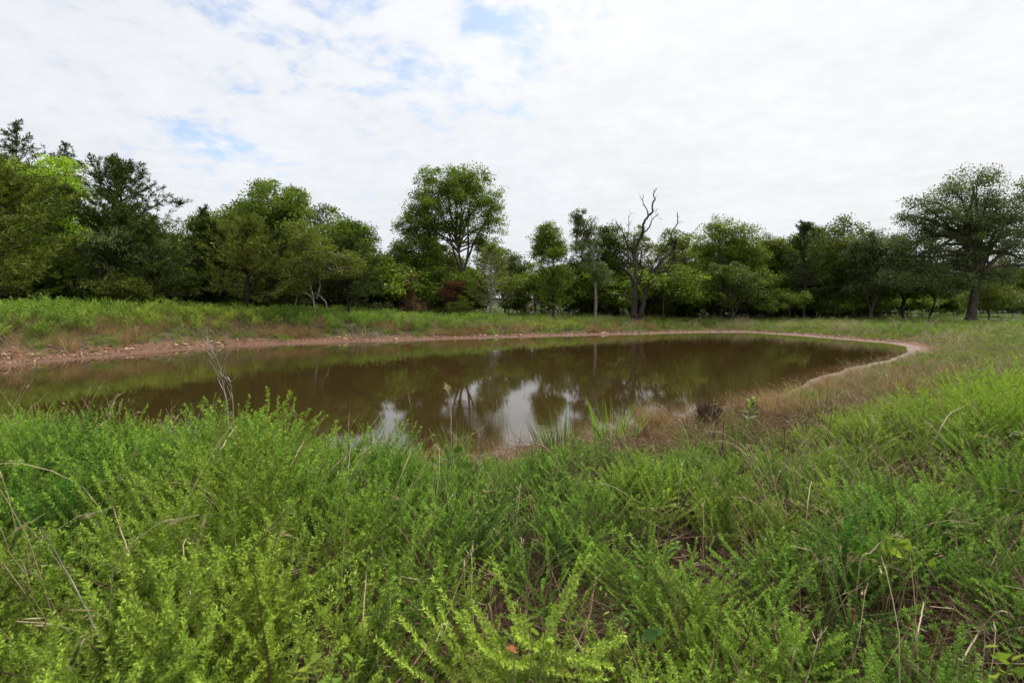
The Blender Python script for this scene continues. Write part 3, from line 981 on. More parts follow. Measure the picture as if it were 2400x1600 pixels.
# ------------------------------------------------------------------ ground cover: prototypes kept out of the scene, scattered by geometry nodes
def scatter(name, label, cat, protos, pts, rot, scl, pid, patch):
    coll = bpy.data.collections.new(name + "_kinds")
    for i, me in enumerate(protos):
        o = bpy.data.objects.new("%s_kind_%s" % (name, "abcdefghijklmnop"[i]), me)
        coll.objects.link(o)
    me = bpy.data.meshes.new(name)
    n = len(pts)
    me.vertices.add(n)
    me.vertices.foreach_set("co", np.asarray(pts, np.float32).ravel())
    for an, ty, arr, key in (("rot", "FLOAT_VECTOR", rot, "vector"), ("scl", "FLOAT_VECTOR", scl, "vector"), ("pid", "INT", pid, "value"), ("patch", "FLOAT", patch, "value")):
        a = me.attributes.new(an, ty, "POINT")
        a.data.foreach_set(key, np.ascontiguousarray(arr, np.int32 if ty == "INT" else np.float32).ravel())
    ob = obj(name, me)
    tag(ob, label, cat, kind="stuff")
    ng = bpy.data.node_groups.new(name + "_scatter", "GeometryNodeTree")
    ng.interface.new_socket("Geometry", in_out="INPUT", socket_type="NodeSocketGeometry")
    ng.interface.new_socket("Geometry", in_out="OUTPUT", socket_type="NodeSocketGeometry")
    N, Lk = ng.nodes, ng.links
    gi, go = N.new("NodeGroupInput"), N.new("NodeGroupOutput")
    iop = N.new("GeometryNodeInstanceOnPoints")
    ci = N.new("GeometryNodeCollectionInfo")
    ci.inputs["Collection"].default_value = coll
    ci.inputs["Separate Children"].default_value = True
    ci.inputs["Reset Children"].default_value = True
    iop.inputs["Pick Instance"].default_value = True

    def na(nm, ty):
        x = N.new("GeometryNodeInputNamedAttribute")
        x.data_type = ty
        x.inputs["Name"].default_value = nm
        return x.outputs[0]

    Lk.new(gi.outputs[0], iop.inputs["Points"])
    Lk.new(ci.outputs[0], iop.inputs["Instance"])
    Lk.new(na("pid", "INT"), iop.inputs["Instance Index"])
    e2r = N.new("FunctionNodeEulerToRotation")
    Lk.new(na("rot", "FLOAT_VECTOR"), e2r.inputs[0])
    Lk.new(e2r.outputs[0], iop.inputs["Rotation"])
    Lk.new(na("scl", "FLOAT_VECTOR"), iop.inputs["Scale"])
    Lk.new(iop.outputs[0], go.inputs[0])
    md = ob.modifiers.new("scatter", "NODES")
    md.node_group = ng
    return ob


def weed_chunks(rng, Hh, nbr, per, ll, stems=1, spread=.12, curl=.25, off=np.zeros(3), stem_r=.003):
    """Bushy upright weed: arching stems, steep side shoots, narrow leaves packed along every shoot."""
    SP, SR, lc, ld, lt, lL = [], [], [], [], [], []
    K = 8
    t = np.linspace(0, 1, K)
    for s in range(stems):
        az = rng.random() * 6.28
        b = off + np.array([math.cos(az), math.sin(az), 0]) * spread * rng.random() * (stems > 1)
        lean = np.array([math.cos(az), math.sin(az), 0]) * curl * (.3 + rng.random())
        h = Hh * (.75 + .3 * rng.random())
        st = b + np.outer(t, [0, 0, h]) + np.outer(t ** 2, lean * h) - np.outer(t ** 3, [0, 0, .12 * h])
        SP.append(st)
        SR.append(stem_r * (1 - .75 * t))
        paths, lens = [st], [h]
        nb = nbr if stems == 1 else max(4, int(nbr * .7))
        for i in range(nb):
            u = .22 + .72 * (i + rng.random()) / nb
            f = u * (K - 1)
            j = min(int(f), K - 2)
            a = st[j] * (1 - f + j) + st[j + 1] * (f - j)
            tg = unit(st[j + 1] - st[j])
            ra = rng.random() * 6.28
            ou = np.array([math.cos(ra), math.sin(ra), 0])
            ln = h * (.17 + .42 * (1 - u) * (.5 + rng.random()) + .05)
            d0 = unit(tg * .75 + ou * (.55 + .35 * rng.random()))
            br = a + np.outer(t, d0 * ln) + np.outer(t ** 2, np.array([0, 0, .22 * ln]))
            SP.append(br)
            SR.append(stem_r * .55 * (1 - .7 * t))
            paths.append(br)
            lens.append(ln)
        for q, (pa, ln) in enumerate(zip(paths, lens)):
            n = max(4, int(per * ln / .3))
            u = rng.random(n) ** .8
            if q == 0:
                u = .35 + .65 * u
            f = np.clip(u * (K - 1), 0, K - 1.001)
            j = f.astype(int)
            fr = (f - j)[:, None]
            c = pa[j] * (1 - fr) + pa[j + 1] * fr
            tg = unit(pa[j + 1] - pa[j])
            rd = rng.normal(size=(n, 3))
            rd = unit(rd - tg * (rd * tg).sum(1, keepdims=True))
            lc.append(c)
            ld.append(tg * .62 + rd * .85)
            young_lit = sstep(.55, 1.0, u)
            lt.append(np.clip(.26 * rng.random(n) + .06 + .26 * u + .40 * young_lit, 0, 1))  # paler young tips; lower leaves also darkened to paint shade inside the plant
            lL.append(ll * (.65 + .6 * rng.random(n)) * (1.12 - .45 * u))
    lc, ld, lt, lL = map(np.concatenate, (lc, ld, lt, lL))
    SPa, SRa = np.array(SP), np.array(SR)
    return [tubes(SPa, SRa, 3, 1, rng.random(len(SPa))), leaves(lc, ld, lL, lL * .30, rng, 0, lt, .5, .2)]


def weed_mesh(seed, *a, leaf=None, **k):
    rng = np.random.default_rng(seed)
    return mesh_of("bushy_weed", weed_chunks(rng, *a, **k), [leaf or W_LEAF, W_STEM])


def tuft_mesh(seed, n, L, W, spread, lean, mat, k=5, up=1.0):
    rng = np.random.default_rng(seed)
    az = rng.random(n) * 6.28
    o = np.stack([np.cos(az), np.sin(az), np.zeros(n)], 1)
    c = o * (spread * rng.random(n) ** .6)[:, None]
    d = unit(o * (lean * rng.random(n))[:, None] + np.array([0, 0, up]) + rng.normal(size=(n, 3)) * .12)
    b = o * (.15 + .5 * rng.random(n))[:, None] * lean + np.array([0, 0, -.18]) * rng.random(n)[:, None]
    return mesh_of("grass_tuft", [blades(c, d, b, L * (.55 + .6 * rng.random(n)), W * (.6 + .7 * rng.random(n)), rng, k)], [mat])


def straw_mesh(seed, n, L):
    """Long thin dead stalks, some kinked, with wisps at the tip."""
    rng = np.random.default_rng(seed)
    K = 9
    t = np.linspace(0, 1, K)
    az = rng.random(n) * 6.28
    o = np.stack([np.cos(az), np.sin(az), np.zeros(n)], 1)
    ln = L * (.6 + .6 * rng.random(n))
    lean = .12 + .4 * rng.random(n)
    PT = (o * .06)[:, None] + np.array([0, 0, 1.0]) * (ln[:, None] * t)[:, :, None] + o[:, None] * (ln * lean)[:, None, None] * (t ** 1.8)[None, :, None]
    PT[:, :, 2] -= (ln * (.05 + .35 * rng.random(n) ** 2))[:, None] * t ** 4
    PT += rng.normal(size=PT.shape) * .004
    R_ = (.0026 + .0018 * rng.random(n))[:, None] * (1 - .6 * t)[None]
    tip = PT[:, -2]
    m = 5
    C = np.repeat(tip, m, 0) + rng.normal(size=(n * m, 3)) * .01
    dv = np.repeat(unit(PT[:, -1] - PT[:, -3]), m, 0) + rng.normal(size=(n * m, 3)) * .28
    return mesh_of("straw_stalks", [tubes(PT, R_, 3, 0, rng.random(n)), leaves(C, dv, .03 + .035 * rng.random(n * m), .004, rng, 0)], [G_STRAW])


def thatch_mesh(seed, n, L, hgt):
    rng = np.random.default_rng(seed)
    c = rng.normal(size=(n, 3)) * np.array([.22, .22, 0]) + np.array([0, 0, 1]) * (rng.random(n) * hgt)[:, None]
    d = unit(rng.normal(size=(n, 3)) * np.array([1, 1, .4]) + np.array([0, 0, .2]))
    b = rng.normal(size=(n, 3)) * .2
    return mesh_of("thatch_bundle", [blades(c, d, b, L * (.4 + .8 * rng.random(n)), .0038 * (.5 + rng.random(n)), rng, 4, 0, rng.random(n) ** 2)], [G_THATCH])


# --- where things grow
def field(n, x0, x1, y0, y1, seed):
    rng = np.random.default_rng(seed)
    return rng.random(n) * (x1 - x0) + x0, rng.random(n) * (y1 - y0) + y0, rng


def in_view(x, y, m=2.5):
    return (np.abs(x) < y * 1.06 + m)


def place(x, y, rng, s, lean=.18, sz=None, lean_dir=None):
    n = len(x)
    pts = np.stack([x, y, height(x, y) - .02], 1)
    rot = np.stack([rng.normal(size=n) * lean, rng.normal(size=n) * lean, rng.random(n) * 6.28], 1)
    if lean_dir is not None:
        rot[:, 2] = rng.random(n) * 6.28
    sc = np.stack([s, s, s if sz is None else s * sz], 1)
    return pts, rot, sc


def weed_height(x, y, d):
    """Height of the near weeds: tall on the left, lower in the middle and towards the shore, tallest bush at the right."""
    u = x / np.maximum(y, .5)
    h = np.interp(u, [-1.1, -.6, -.3, -.1, .1, .35, .7, 1.0], [1.08, 1.08, 1.02, .80, .70, .66, .68, .78])
    h = h * (.55 + .8 * fbm(x * .9, y * .9, 21))
    shore = np.interp(u, [-1, -.3, -.15, 0], [0.7, .7, .5, .42])
    h = h * (shore + (1 - shore) * sstep(.6, 4.0, d))
    # the weeds are cropped lower where the water or the brown grass shows beyond them
    sl = np.interp(u, [-1, -.36, -.27, -.2, .1, .2, .5, .72, 1.0], [.165, .172, .185, .235, .25, .275, .265, .19, .13])
    room = EYE - sl * y - height(x, y)
    floor = np.interp(u, [.5, .75], [.24, .5])
    return np.minimum(h, np.maximum(room, floor))


def build_cover():
    # near weeds (high detail)
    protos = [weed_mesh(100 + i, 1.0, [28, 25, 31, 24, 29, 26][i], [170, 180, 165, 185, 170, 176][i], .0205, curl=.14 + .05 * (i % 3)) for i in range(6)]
    W_BROAD = mat_leaf("broad_weed_leaf", (.05, .13, .02), (.20, .36, .05), .25, .5)
    W_DEAD = mat_leaf("dead_weed_bract", (.10, .045, .025), (.30, .16, .09), .1, .8)
    rb = np.random.default_rng(120)
    protos.append(mesh_of("broad_weed", weed_chunks(rb, .85, 9, 22, .052, curl=.3), [W_BROAD, W_STEM]))
    protos.append(mesh_of("dead_weed", weed_chunks(rb, .95, 16, 26, .014, curl=.35), [W_DEAD, G_THATCH]))
    x, y, rng = field(28500, -16, 26, .5, 27, 1)
    d = sd(x, y)
    r = np.hypot(x, y)
    u = x / np.maximum(y, .5)
    dens = fbm(x * .55, y * .55, 31)
    hole = fbm(x * 1.3 + 9, y * 1.3, 35)
    keep = near_side(x, y) & in_view(x, y) & (r > 1.05) & (d > .45)
    pr = np.interp(r, [1, 4, 9, 14, 27], [.9, .9, .75, .5, .32])
    pr = pr * np.where(hole > .7, .4, 1) * (.42 + .75 * sstep(.36, .6, dens))
    right_dry = sstep(.16, .28, u) * sstep(6.2, 7.8, y) * (1 - sstep(14, 20, y))      # brown grass patch along the right of the near shore
    pr = pr * (1 - .93 * right_dry * (1 - sstep(2.0, 4.4, d)))
    pr = np.maximum(pr, .8 * np.exp(-((u + .03) / .24) ** 2) * sstep(2.4, 3.2, y) * (1 - sstep(6.5, 8, y)))
    for hx, hy, hr in ((150, 1290, .36), (240, 1400, .24), (760, 1480, .22), (1000, 1440, .16), (1150, 1500, .12), (480, 1580, .22), (2350, 1500, .25), (1400, 1470, .2), (1850, 1180, .4), (2270, 1080, .5)):
        v = ray(hx, hy)
        g = v * ((EYE - 1.15) / -v[2])
        pr = pr * (1 - .9 * np.exp(-(((x - g[0]) / hr) ** 2 + ((y - g[1] + .1) / (hr * 1.25)) ** 2)))
    pr = pr * np.where((u > -.28) & (u < .3), sstep(.5, 2.4, d), sstep(.4, 1.0, d))
    keep &= rng.random(len(x)) < pr
    x, y, d, u = x[keep], y[keep], d[keep], u[keep]
    h = weed_height(x, y, d) * (.68 + .42 * rng.random(len(x)))
    pts, rot, sc = place(x, y, rng, h, .27)
    w = .85 + .35 * rng.random(len(x))
    sc[:, 0] *= w * np.interp(h, [.3, 1], [1.7, 1.05])
    sc[:, 1] = sc[:, 0]
    patch = np.clip(sstep(.4, .7, fbm(x * .55 + 4, y * .55, 51)) * .8 + .6 * sstep(.3, .7, u) * sstep(3, 6, y) + .25 * (rng.random(len(x)) < .12), 0, 1)
    scatter("weed_cover", "dense knee high bushy green weeds between the camera and the pond", "weeds", protos, pts, rot, sc, np.where(rng.random(len(x)) < .06, 6, np.where(rng.random(len(x)) < .03, 7, rng.integers(0, 6, len(x)))), patch)
    print("near weeds", len(x))

    # weeds on the far bank and in the field
    W_BANK = mat_leaf("bank_weed_leaf", (.055, .145, .018), (.28, .46, .065), .22, .6, 0.65, (.40, .46, .07))
    protos = [weed_mesh(140 + i, 1.0, 12, 22 + i, .062, curl=.2, stem_r=.005, leaf=W_BANK) for i in range(4)]
    x, y, rng = field(90000, -48, 62, 8, 95, 2)
    d = sd(x, y)
    ok = ~near_side(x, y) & in_view(x, y, 5) & (d > .7)
    bandw = np.interp(x, [-40, -20, 0, 15, 30], [9, 9, 10, 12, 20])
    clump = fbm(x * .5, y * .5, 41)
    left = sstep(6, -14, x)
    start = 1.3 + 1.8 * (clump - .4) + .8 * (1 - sstep(-10, 2, x)) + 1.5 * sstep(8, 22, x)
    pr = sstep(start - .2, start + .9, d) * (.35 + .75 * clump)
    pr = np.where(d > bandw + 5, .03, pr)
    pr = np.where((x > 22) & (d > bandw), .16 * np.interp(y, [20, 60, 95], [1, .7, .35]), pr)
    ok &= rng.random(len(x)) < pr
    x, y, d = x[ok], y[ok], d[ok]
    hh = np.interp(x, [-30, -14, 0, 12, 22, 40], [1.03, .92, .72, .55, .48, .52]) * (.5 + .45 * rng.random(len(x)) + .55 * fbm(x * .45, y * .45, 43)) * (.42 + .58 * sstep(.6, 2.8, d))
    pts, rot, sc = place(x, y, rng, hh, .18)
    sc[:, :2] *= 1.25
    patch = np.clip(sstep(.45, .75, fbm(x * .25, y * .25, 55)) * .8 + .12, 0, 1)
    scatter("bank_weeds", "green weeds covering the far bank and the field beyond the pond", "weeds", protos, pts, rot, sc, rng.integers(0, 4, len(x)), patch)
    print("bank weeds", len(x))

    # fine green grass tufts: near shore, far bank's lower edge, the field
    protos = [tuft_mesh(160 + i, 26, .42, .011, .07, .55, G_GREEN) for i in range(3)]
    x, y, rng = field(80000, -46, 50, 1.0, 75, 3)
    d = sd(x, y)
    nr = near_side(x, y)
    u = x / np.maximum(y, .5)
    cl = fbm(x * .7, y * .7, 61)
    pr = np.where(nr, .12 * sstep(.42, .62, cl), np.where(d < 4.2, .95 * sstep(.26, .48, cl) * sstep(.75 + .8 * (cl < .5), 1.7, d), np.where(d < 16, .2, .06)))
    pr = np.where(nr & (u > .25) & (y > 9), .3 * sstep(.3, .6, cl), pr)
    ok = (d > .5) & in_view(x, y, 4) & (np.hypot(x, y) > 1.2) & (rng.random(len(x)) < pr)
    x, y, d = x[ok], y[ok], d[ok]
    pts, rot, sc = place(x, y, rng, .55 + .6 * rng.random(len(x)), .1)
    patch = np.clip(fbm(x * .4, y * .4, 65) * 1.3 - .2, 0, 1)
    scatter("grass", "tufts of green grass among the weeds and along the banks", "grass", protos, pts, rot, sc, rng.integers(0, 3, len(x)), patch)
    print("grass", len(x))

    # dry brown grass
    protos = [tuft_mesh(170 + i, 60, .44, .005, .11, .8, G_DRY) for i in range(3)]
    x, y, rng = field(80000, -46, 46, 1.0, 62, 4)
    d = sd(x, y)
    nr = near_side(x, y)
    u = x / np.maximum(y, .5)
    cl = fbm(x * .6, y * .6, 71)
    right_dry = sstep(.2, .32, u) * sstep(6.0, 7.4, y) * (1 - sstep(15, 20, y)) * (1 - sstep(2.2, 4.4, d))
    pr = np.where(nr, .015 + .07 * sstep(.52, .7, cl) + 1.0 * right_dry, np.where(d < 5, .75 * sstep(.38, .58, cl) * sstep(1.1, 1.8, d), .03))
    pr = np.where(nr & (u > -.3) & (u < .35), np.maximum(pr, .55 * (1 - sstep(1.0, 2.8, d))), pr)
    pr = np.where(~nr & (x > 12) & (d < 5.5), .42 * sstep(.9, 1.7, d) * (1 - sstep(3.5, 5.5, d)), pr)
    pr = np.where(nr & (u > .5) & (y > 9), np.maximum(pr, .13 * sstep(.42, .6, cl)), pr)
    ok = (d > .35) & in_view(x, y, 4) & (np.hypot(x, y) > 1.4) & (rng.random(len(x)) < pr)
    x, y, d = x[ok], y[ok], d[ok]
    s = (.45 + .5 * rng.random(len(x))) * np.where(x > 12, np.interp(y, [20, 30], [1, .7]), np.where(~near_side(x, y), 1.9, 1))
    pts, rot, sc = place(x, y, rng, s, .16)
    patch = np.clip(fbm(x * .3 + 7, y * .3, 75) * 1.4 - .25, 0, 1)
    scatter("dry_grass", "wispy dry brown grass beside the water and among the weeds", "dry grass", protos, pts, rot, sc, rng.integers(0, 3, len(x)), patch)
    print("dry grass", len(x))

    # straw stalks sticking out of the weeds
    protos = [straw_mesh(180 + i, 5, 1.0) for i in range(4)]
    x, y, rng = field(40000, -40, 45, 1.2, 60, 5)
    d = sd(x, y)
    nr = near_side(x, y)
    cl = fbm(x * .5 + 3, y * .5, 81)
    u = x / np.maximum(y, .5)
    pr = np.where(nr, .16 + .7 * sstep(.42, .6, cl) + .4 * sstep(.4, .7, u) + 2.2 * np.exp(-((u + .27) / .2) ** 2 - ((y - 3.2) / 1.6) ** 2), np.where(d < 10, .5 * sstep(.38, .6, cl), .04))
    ok = (d > 1.0) & in_view(x, y, 3) & (np.hypot(x, y) > 1.7) & (rng.random(len(x)) < pr)
    x, y = x[ok], y[ok]
    h = np.where(near_side(x, y), np.interp(x / np.maximum(y, .5), [-.6, 0, .6], [1.15, .85, .85]), .95) * (.6 + .5 * rng.random(len(x)))
    pts, rot, sc = place(x, y, rng, h, .14)
    far = np.where(near_side(x, y), 1, 2.2)
    sc[:, 0] *= far
    sc[:, 1] *= far
    scatter("straw", "thin straw coloured dead stalks poking out of the weeds", "dry stalks", protos, pts, rot, sc, rng.integers(0, 4, len(x)), np.zeros(len(x)))
    print("straw", len(x))

    # thatch of dead stems on the ground
    protos = [thatch_mesh(190 + i, 80, .5, .22) for i in range(3)]
    x, y, rng = field(5200, -13, 16, .8, 12, 6)
    d = sd(x, y)
    ok = near_side(x, y) & (d > .8) & in_view(x, y, 1.5) & (rng.random(len(x)) < np.interp(y, [1, 5, 12], [.8, .5, .2]))
    x, y = x[ok], y[ok]
    pts, rot, sc = place(x, y, rng, .75 + .6 * rng.random(len(x)), .2)
    scatter("thatch", "reddish brown tangle of dead stems lying under the weeds", "thatch", protos, pts, rot, sc, rng.integers(0, 3, len(x)), np.zeros(len(x)))
    print("thatch", len(x))


build_cover()

# ------------------------------------------------------------------ stones and gravel on the mud bank
M_STONE = mat_bark("pale_stone", (.22, .13, .075), (.46, .33, .21), 7, .85, .5)
M_DSTONE = mat_bark("dark_stone", (.10, .065, .045), (.22, .14, .095), 7, .85, .5)


def stone_mesh(seed, mat):
    rng = np.random.default_rng(seed)
    V, F = [], []
    ns, nr = 7, 4
    V.append((0, 0, .5))
    for i in range(1, nr):
        a = math.pi * i / nr
        for j in range(ns):
            b = 2 * math.pi * (j + .5 * (i % 2)) / ns
            r = .5 * (.78 + .44 * rng.random())
            V.append((r * math.sin(a) * math.cos(b) * 1.15, r * math.sin(a) * math.sin(b) * .9, r * math.cos(a) * .75))
    V.append((0, 0, -.3))
    for j in range(ns):
        F.append((0, 1 + j, 1 + (j + 1) % ns))
        for i in range(nr - 2):
            a = 1 + i * ns
            F.append((a + j, a + ns + j, a + ns + (j + 1) % ns))
            F.append((a + j, a + ns + (j + 1) % ns, a + (j + 1) % ns))
        a = 1 + (nr - 2) * ns
        F.append((a + j, len(V) - 1, a + (j + 1) % ns))
    return mesh_of("stone", [(np.array(V, float), np.array(F), 0, rng.random(len(V)))], [mat], smooth=False)


def stones():
    rng = np.random.default_rng(91)
    pale = [stone_mesh(200 + i, M_STONE) for i in range(5)]
    dark = [stone_mesh(210 + i, M_DSTONE) for i in range(3)]

    def walk(n, lo, hi, w):
        # points along the far shore from the left edge to the right end
        A = SHORE[:13]
        seg = np.linalg.norm(np.diff(A, axis=0), axis=1)
        cum = np.concatenate([[0], np.cumsum(seg)])
        s = rng.random(n) ** w * cum[-1]
        i = np.clip(np.searchsorted(cum, s) - 1, 0, len(seg) - 1)
        f = ((s - cum[i]) / seg[i])[:, None]
        p = A[i] * (1 - f) + A[i + 1] * f
        e = unit(A[i + 1] - A[i])
        nrm = np.stack([-e[:, 1], e[:, 0]], 1)
        o = lo + (hi - lo) * rng.random(n)
        return p + nrm * o[:, None]

    q = walk(110, .45, 1.7, 1.5)
    for i, (x, y) in enumerate(q):
        o = obj("stone", pale[rng.integers(5)])
        s = .09 + .26 * rng.random() ** 3
        o.location = (x, y, H(x, y) + s * .06)
        o.rotation_euler = (rng.normal() * .2, rng.normal() * .2, rng.random() * 6.28)
        o.scale = (s * 1.3, s, s * .8)
        tag(o, "pale tan stone lying loose on the red mud bank", "stone", "pale stones along the far mud bank")
    q = walk(4600, .35, 1.8, 1.2)
    ok = rng.random(len(q)) < .35 + .65 * sstep(.4, .6, fbm(q[:, 0] * .5, q[:, 1] * .5, 99))
    q = q[ok]
    n = len(q)
    s = .03 + .1 * rng.random(n) ** 2.2
    pts = np.stack([q[:, 0], q[:, 1], height(q[:, 0], q[:, 1]) + s * .1], 1)
    rot = np.stack([rng.normal(size=n) * .3, rng.normal(size=n) * .3, rng.random(n) * 6.28], 1)
    pid = np.where(rng.random(n) < .32, rng.integers(0, 5, n), rng.integers(5, 8, n))
    scatter("gravel", "small tan and brown gravel scattered on the red mud bank", "gravel", pale + dark, pts, rot, np.stack([s * 1.3, s, s * .7], 1), pid, np.zeros(n))


stones()

# ------------------------------------------------------------------ single plants that stand out near the camera
def stalk(name, label, cat, D, px, w=3.2, mat=None, tips=0, seed=0, head=None, ground=True, twig=0):
    """One dead stalk through photo pixels at depth D; its foot goes down to the ground."""
    rng = np.random.default_rng(seed + int(px[0][0]))
    mat = mat or G_STRAW
    q = [P(a, b, D + .05 * i * rng.normal()) for i, (a, b) in enumerate(px)]
    if ground:
        f = q[0] + (q[0] - q[1]) * .25
        g = H(f[0], f[1])
        if g < q[0][2] - .05:
            q = [np.array([f[0], f[1], g - .02])] + q
    base = q[0]
    r = w / FPX * D * .5
    p, ch = limb_tube(q, r, r * .4, 5, 6 * len(q), r * .2, rng)
    root = thing(name, label, cat, base)
    ch[0][:] -= base
    obj("stem", mesh_of(name + "_stem", [ch], [mat]), root)
    if twig:
        tw = []
        for k in range(twig):
            i = int(len(p) * (.3 + .65 * k / twig))
            d = unit(p[min(i + 1, len(p) - 1)] - p[i - 1])
            sd_ = np.array([1 if k % 2 else -1, rng.normal() * .6, 0])
            L = (.1 + .16 * rng.random()) * (1.25 - .6 * k / twig)
            e = p[i] + unit(d * 1.0 + sd_ * .55 + np.array([0, 0, .3])) * L
            m = (p[i] + e) / 2 + np.array([0, 0, -.012])
            tw.append(np.stack([p[i], m * .6 + p[i] * .4, m * .4 + e * .6, e]))
        tw = np.array(tw) - base
        for k in range(len(tw)):
            obj("twig", mesh_of(name + "_twig", [tubes(tw[k:k + 1], np.array([[r * .5, r * .4, r * .3, r * .2]]), 4)], [mat]), root)
    if head:
        hm, hn, hl, hw = head
        i = rng.integers(int(len(p) * .82), len(p), hn)
        dv = unit(p[-1] - p[-3])[None] + rng.normal(size=(hn, 3)) * .55
        obj("seed_head", mesh_of(name + "_head", [leaves(p[i] - base, dv, hl * (.6 + .7 * rng.random(hn)), hw, rng, 0)], [hm]), root)
    elif tips:
        i = rng.integers(int(len(p) * .7), len(p), tips)
        dv = unit(p[-1] - p[-4])[None] + rng.normal(size=(tips, 3)) * .45
        obj("wisps", mesh_of(name + "_wisps", [leaves(p[i] - base, dv, .03 + .025 * rng.random(tips), .0022, rng, 0)], [mat]), root)
    return root


stalk("dead_stalk", "tall bare dead stalk with short side twigs, against the water", "dead stalk", 6.2, [(532, 960), (524, 911), (517, 870), (507, 840), (494, 812), (481, 789)], 4.2, B_SILVER, twig=16)
stalk("dead_stalk", "shorter bare stalk just right of the tall twiggy one", "dead stalk", 6.0, [(546, 960), (541, 912), (539, 893), (533, 882)], 3.6, B_SILVER, twig=5)
stalk("straw_stalk", "long arching straw stalk rising from the weeds below the twiggy dead stalk", "dry stalk", 3.0, [(470, 1320), (477, 1255), (485, 1123), (520, 1049), (551, 1003), (587, 981)], 4.2, tips=6)
stalk("dead_stick", "grey brown dead stick slanting across the dark thatch at lower left", "stick", 1.75, [(290, 1620), (265, 1562), (222, 1468), (166, 1358), (93, 1232)], 7, B_SILVER)
stalk("straw_stalk", "tan stem slanting down right beside the slanting grey stick", "dry stalk", 2.1, [(375, 1590), (345, 1480), (318, 1360), (300, 1290), (270, 1205), (252, 1150)], 5, tips=4)
stalk("straw_stalk", "pale sinuous stalk hooked over at the top in the lower left weeds", "dry stalk", 1.8, [(423, 1598), (431, 1532), (446, 1412), (436, 1338), (429, 1285), (436, 1262), (446, 1260)], 5)
stalk("straw_stalk", "straight reddish stalk right behind the hooked pale one", "dry stalk", 1.9, [(452, 1600), (458, 1500), (468, 1370), (476, 1210)], 4.5, G_THATCH)
stalk("straw_stalk", "pinkish straw stem leaning left at the bottom edge of the weeds", "dry stalk", 1.7, [(594, 1598), (545, 1530), (508, 1473), (462, 1396)], 5)
stalk("straw_stalk", "arching stalk bent over in a sharp hook in front of the big green clump", "dry stalk", 3.3, [(720, 1188), (766, 1114), (822, 1056), (875, 1022)], 4)
stalk("straw_stalk", "stalk meeting the hooked arch at its tip, slanting down to the left", "dry stalk", 3.2, [(765, 1260), (801, 1181), (842, 1094), (874, 1038), (876, 1024)], 4)
stalk("straw_stalk", "two jointed straw stalk curving up right before the left weeds", "dry stalk", 3.6, [(622, 1200), (643, 1145), (679, 1094), (715, 1030), (740, 1010), (758, 974)], 4, tips=5)
stalk("straw_stalk", "feathery straw stalk drooping low to the right of the jointed one", "dry stalk", 3.4, [(605, 1210), (640, 1165), (690, 1120), (720, 1103), (750, 1100)], 4, tips=14)
stalk("straw_stalk", "long straight straw stalk leaning right in the middle of the weeds", "dry stalk", 3.0, [(880, 1270), (893, 1232), (939, 1117), (967, 1050), (985, 1020)], 4)
stalk("straw_stalk", "long stalk bent flat at its tip, right of the straight leaning one", "dry stalk", 3.0, [(905, 1250), (919, 1219), (977, 1127), (1008, 1053), (1023, 1045)], 4, tips=4)
stalk("straw_stalk", "upright straw stalk standing behind the hooked arch", "dry stalk", 3.0, [(785, 1330), (789, 1270), (812, 1142), (822, 1027)], 3.6)
stalk("straw_stalk", "upright reddish straw in the sparse thatch at lower middle", "dry stalk", 2.0, [(775, 1560), (778, 1526), (794, 1417), (812, 1200)], 4.4)
stalk("straw_stalk", "thin vertical straw reaching the bottom edge near the vine leaves", "dry stalk", 1.8, [(850, 1598), (851, 1455), (858, 1353), (863, 1302)], 4.4)
stalk("straw_stalk", "pale vertical straw right of the thin one by the vine leaves", "dry stalk", 1.8, [(903, 1600), (908, 1500), (914, 1420), (916, 1380)], 5)
stalk("straw_stalk", "pinkish fallen stalk arching across the middle of the weeds", "dry stalk", 2.3, [(1150, 1430), (1125, 1414), (1008, 1366), (934, 1349)], 4.6, tips=5)
stalk("straw_stalk", "long dry stem curving up to the left by the yellow leaves", "dry stalk", 1.9, [(1390, 1600), (1370, 1540), (1340, 1478), (1320, 1430), (1300, 1415)], 5)
stalk("straw_stalk", "arched straw stalk in the yellow grass on the right slope", "dry stalk", 4.5, [(2165, 1096), (2198, 1015), (2228, 969), (2259, 953)], 4, tips=5)
stalk("straw_stalk", "straight pinkish stalk standing alone on the right slope", "dry stalk", 2.8, [(1882, 1310), (1884, 1290), (1892, 1193), (1901, 1127)], 4.5)
stalk("straw_stalk", "pale bent stalk over the small pale leaf patch on the right", "dry stalk", 2.5, [(2015, 1325), (2042, 1293), (2075, 1262), (2106, 1255)], 5)
stalk("straw_stalk", "stout whitish stalk rising from the bottom edge at right", "dry stalk", 1.75, [(2129, 1598), (2147, 1506), (2158, 1450), (2165, 1412)], 7)
stalk("straw_stalk", "curved grey stalk arching over near the lower right corner", "dry stalk", 1.8, [(2245, 1565), (2257, 1544), (2297, 1475), (2336, 1435), (2361, 1435), (2376, 1447)], 6)
stalk("flower_stalk", "dry stalk with a small rusty brown flower head at lower right", "dry flower", 2.0, [(1955, 1560), (1963, 1539), (1996, 1475), (2009, 1430)], 4.5, head=(L_RED, 26, .035, .012))
stalk("seed_grass", "tall grass stem with a pale drooping seed head against the water", "grass stem", 6.0, [(1058, 1080), (1057, 1000), (1056, 950), (1052, 920), (1046, 903)], 3, head=(G_STRAW, 60, .06, .008))
stalk("seed_grass", "grass stem with a reddish plume against the brown water", "grass stem", 6.0, [(968, 1040), (966, 985), (962, 950), (955, 918)], 3, G_GREEN, head=(L_RED, 60, .05, .008))
stalk("seed_grass", "thin stem with a dark pink flower head over the sky reflection", "grass stem", 6.5, [(1120, 1020), (1135, 1000), (1155, 970), (1162, 955)], 2.4, G_DRY, head=(L_RED, 40, .04, .012))
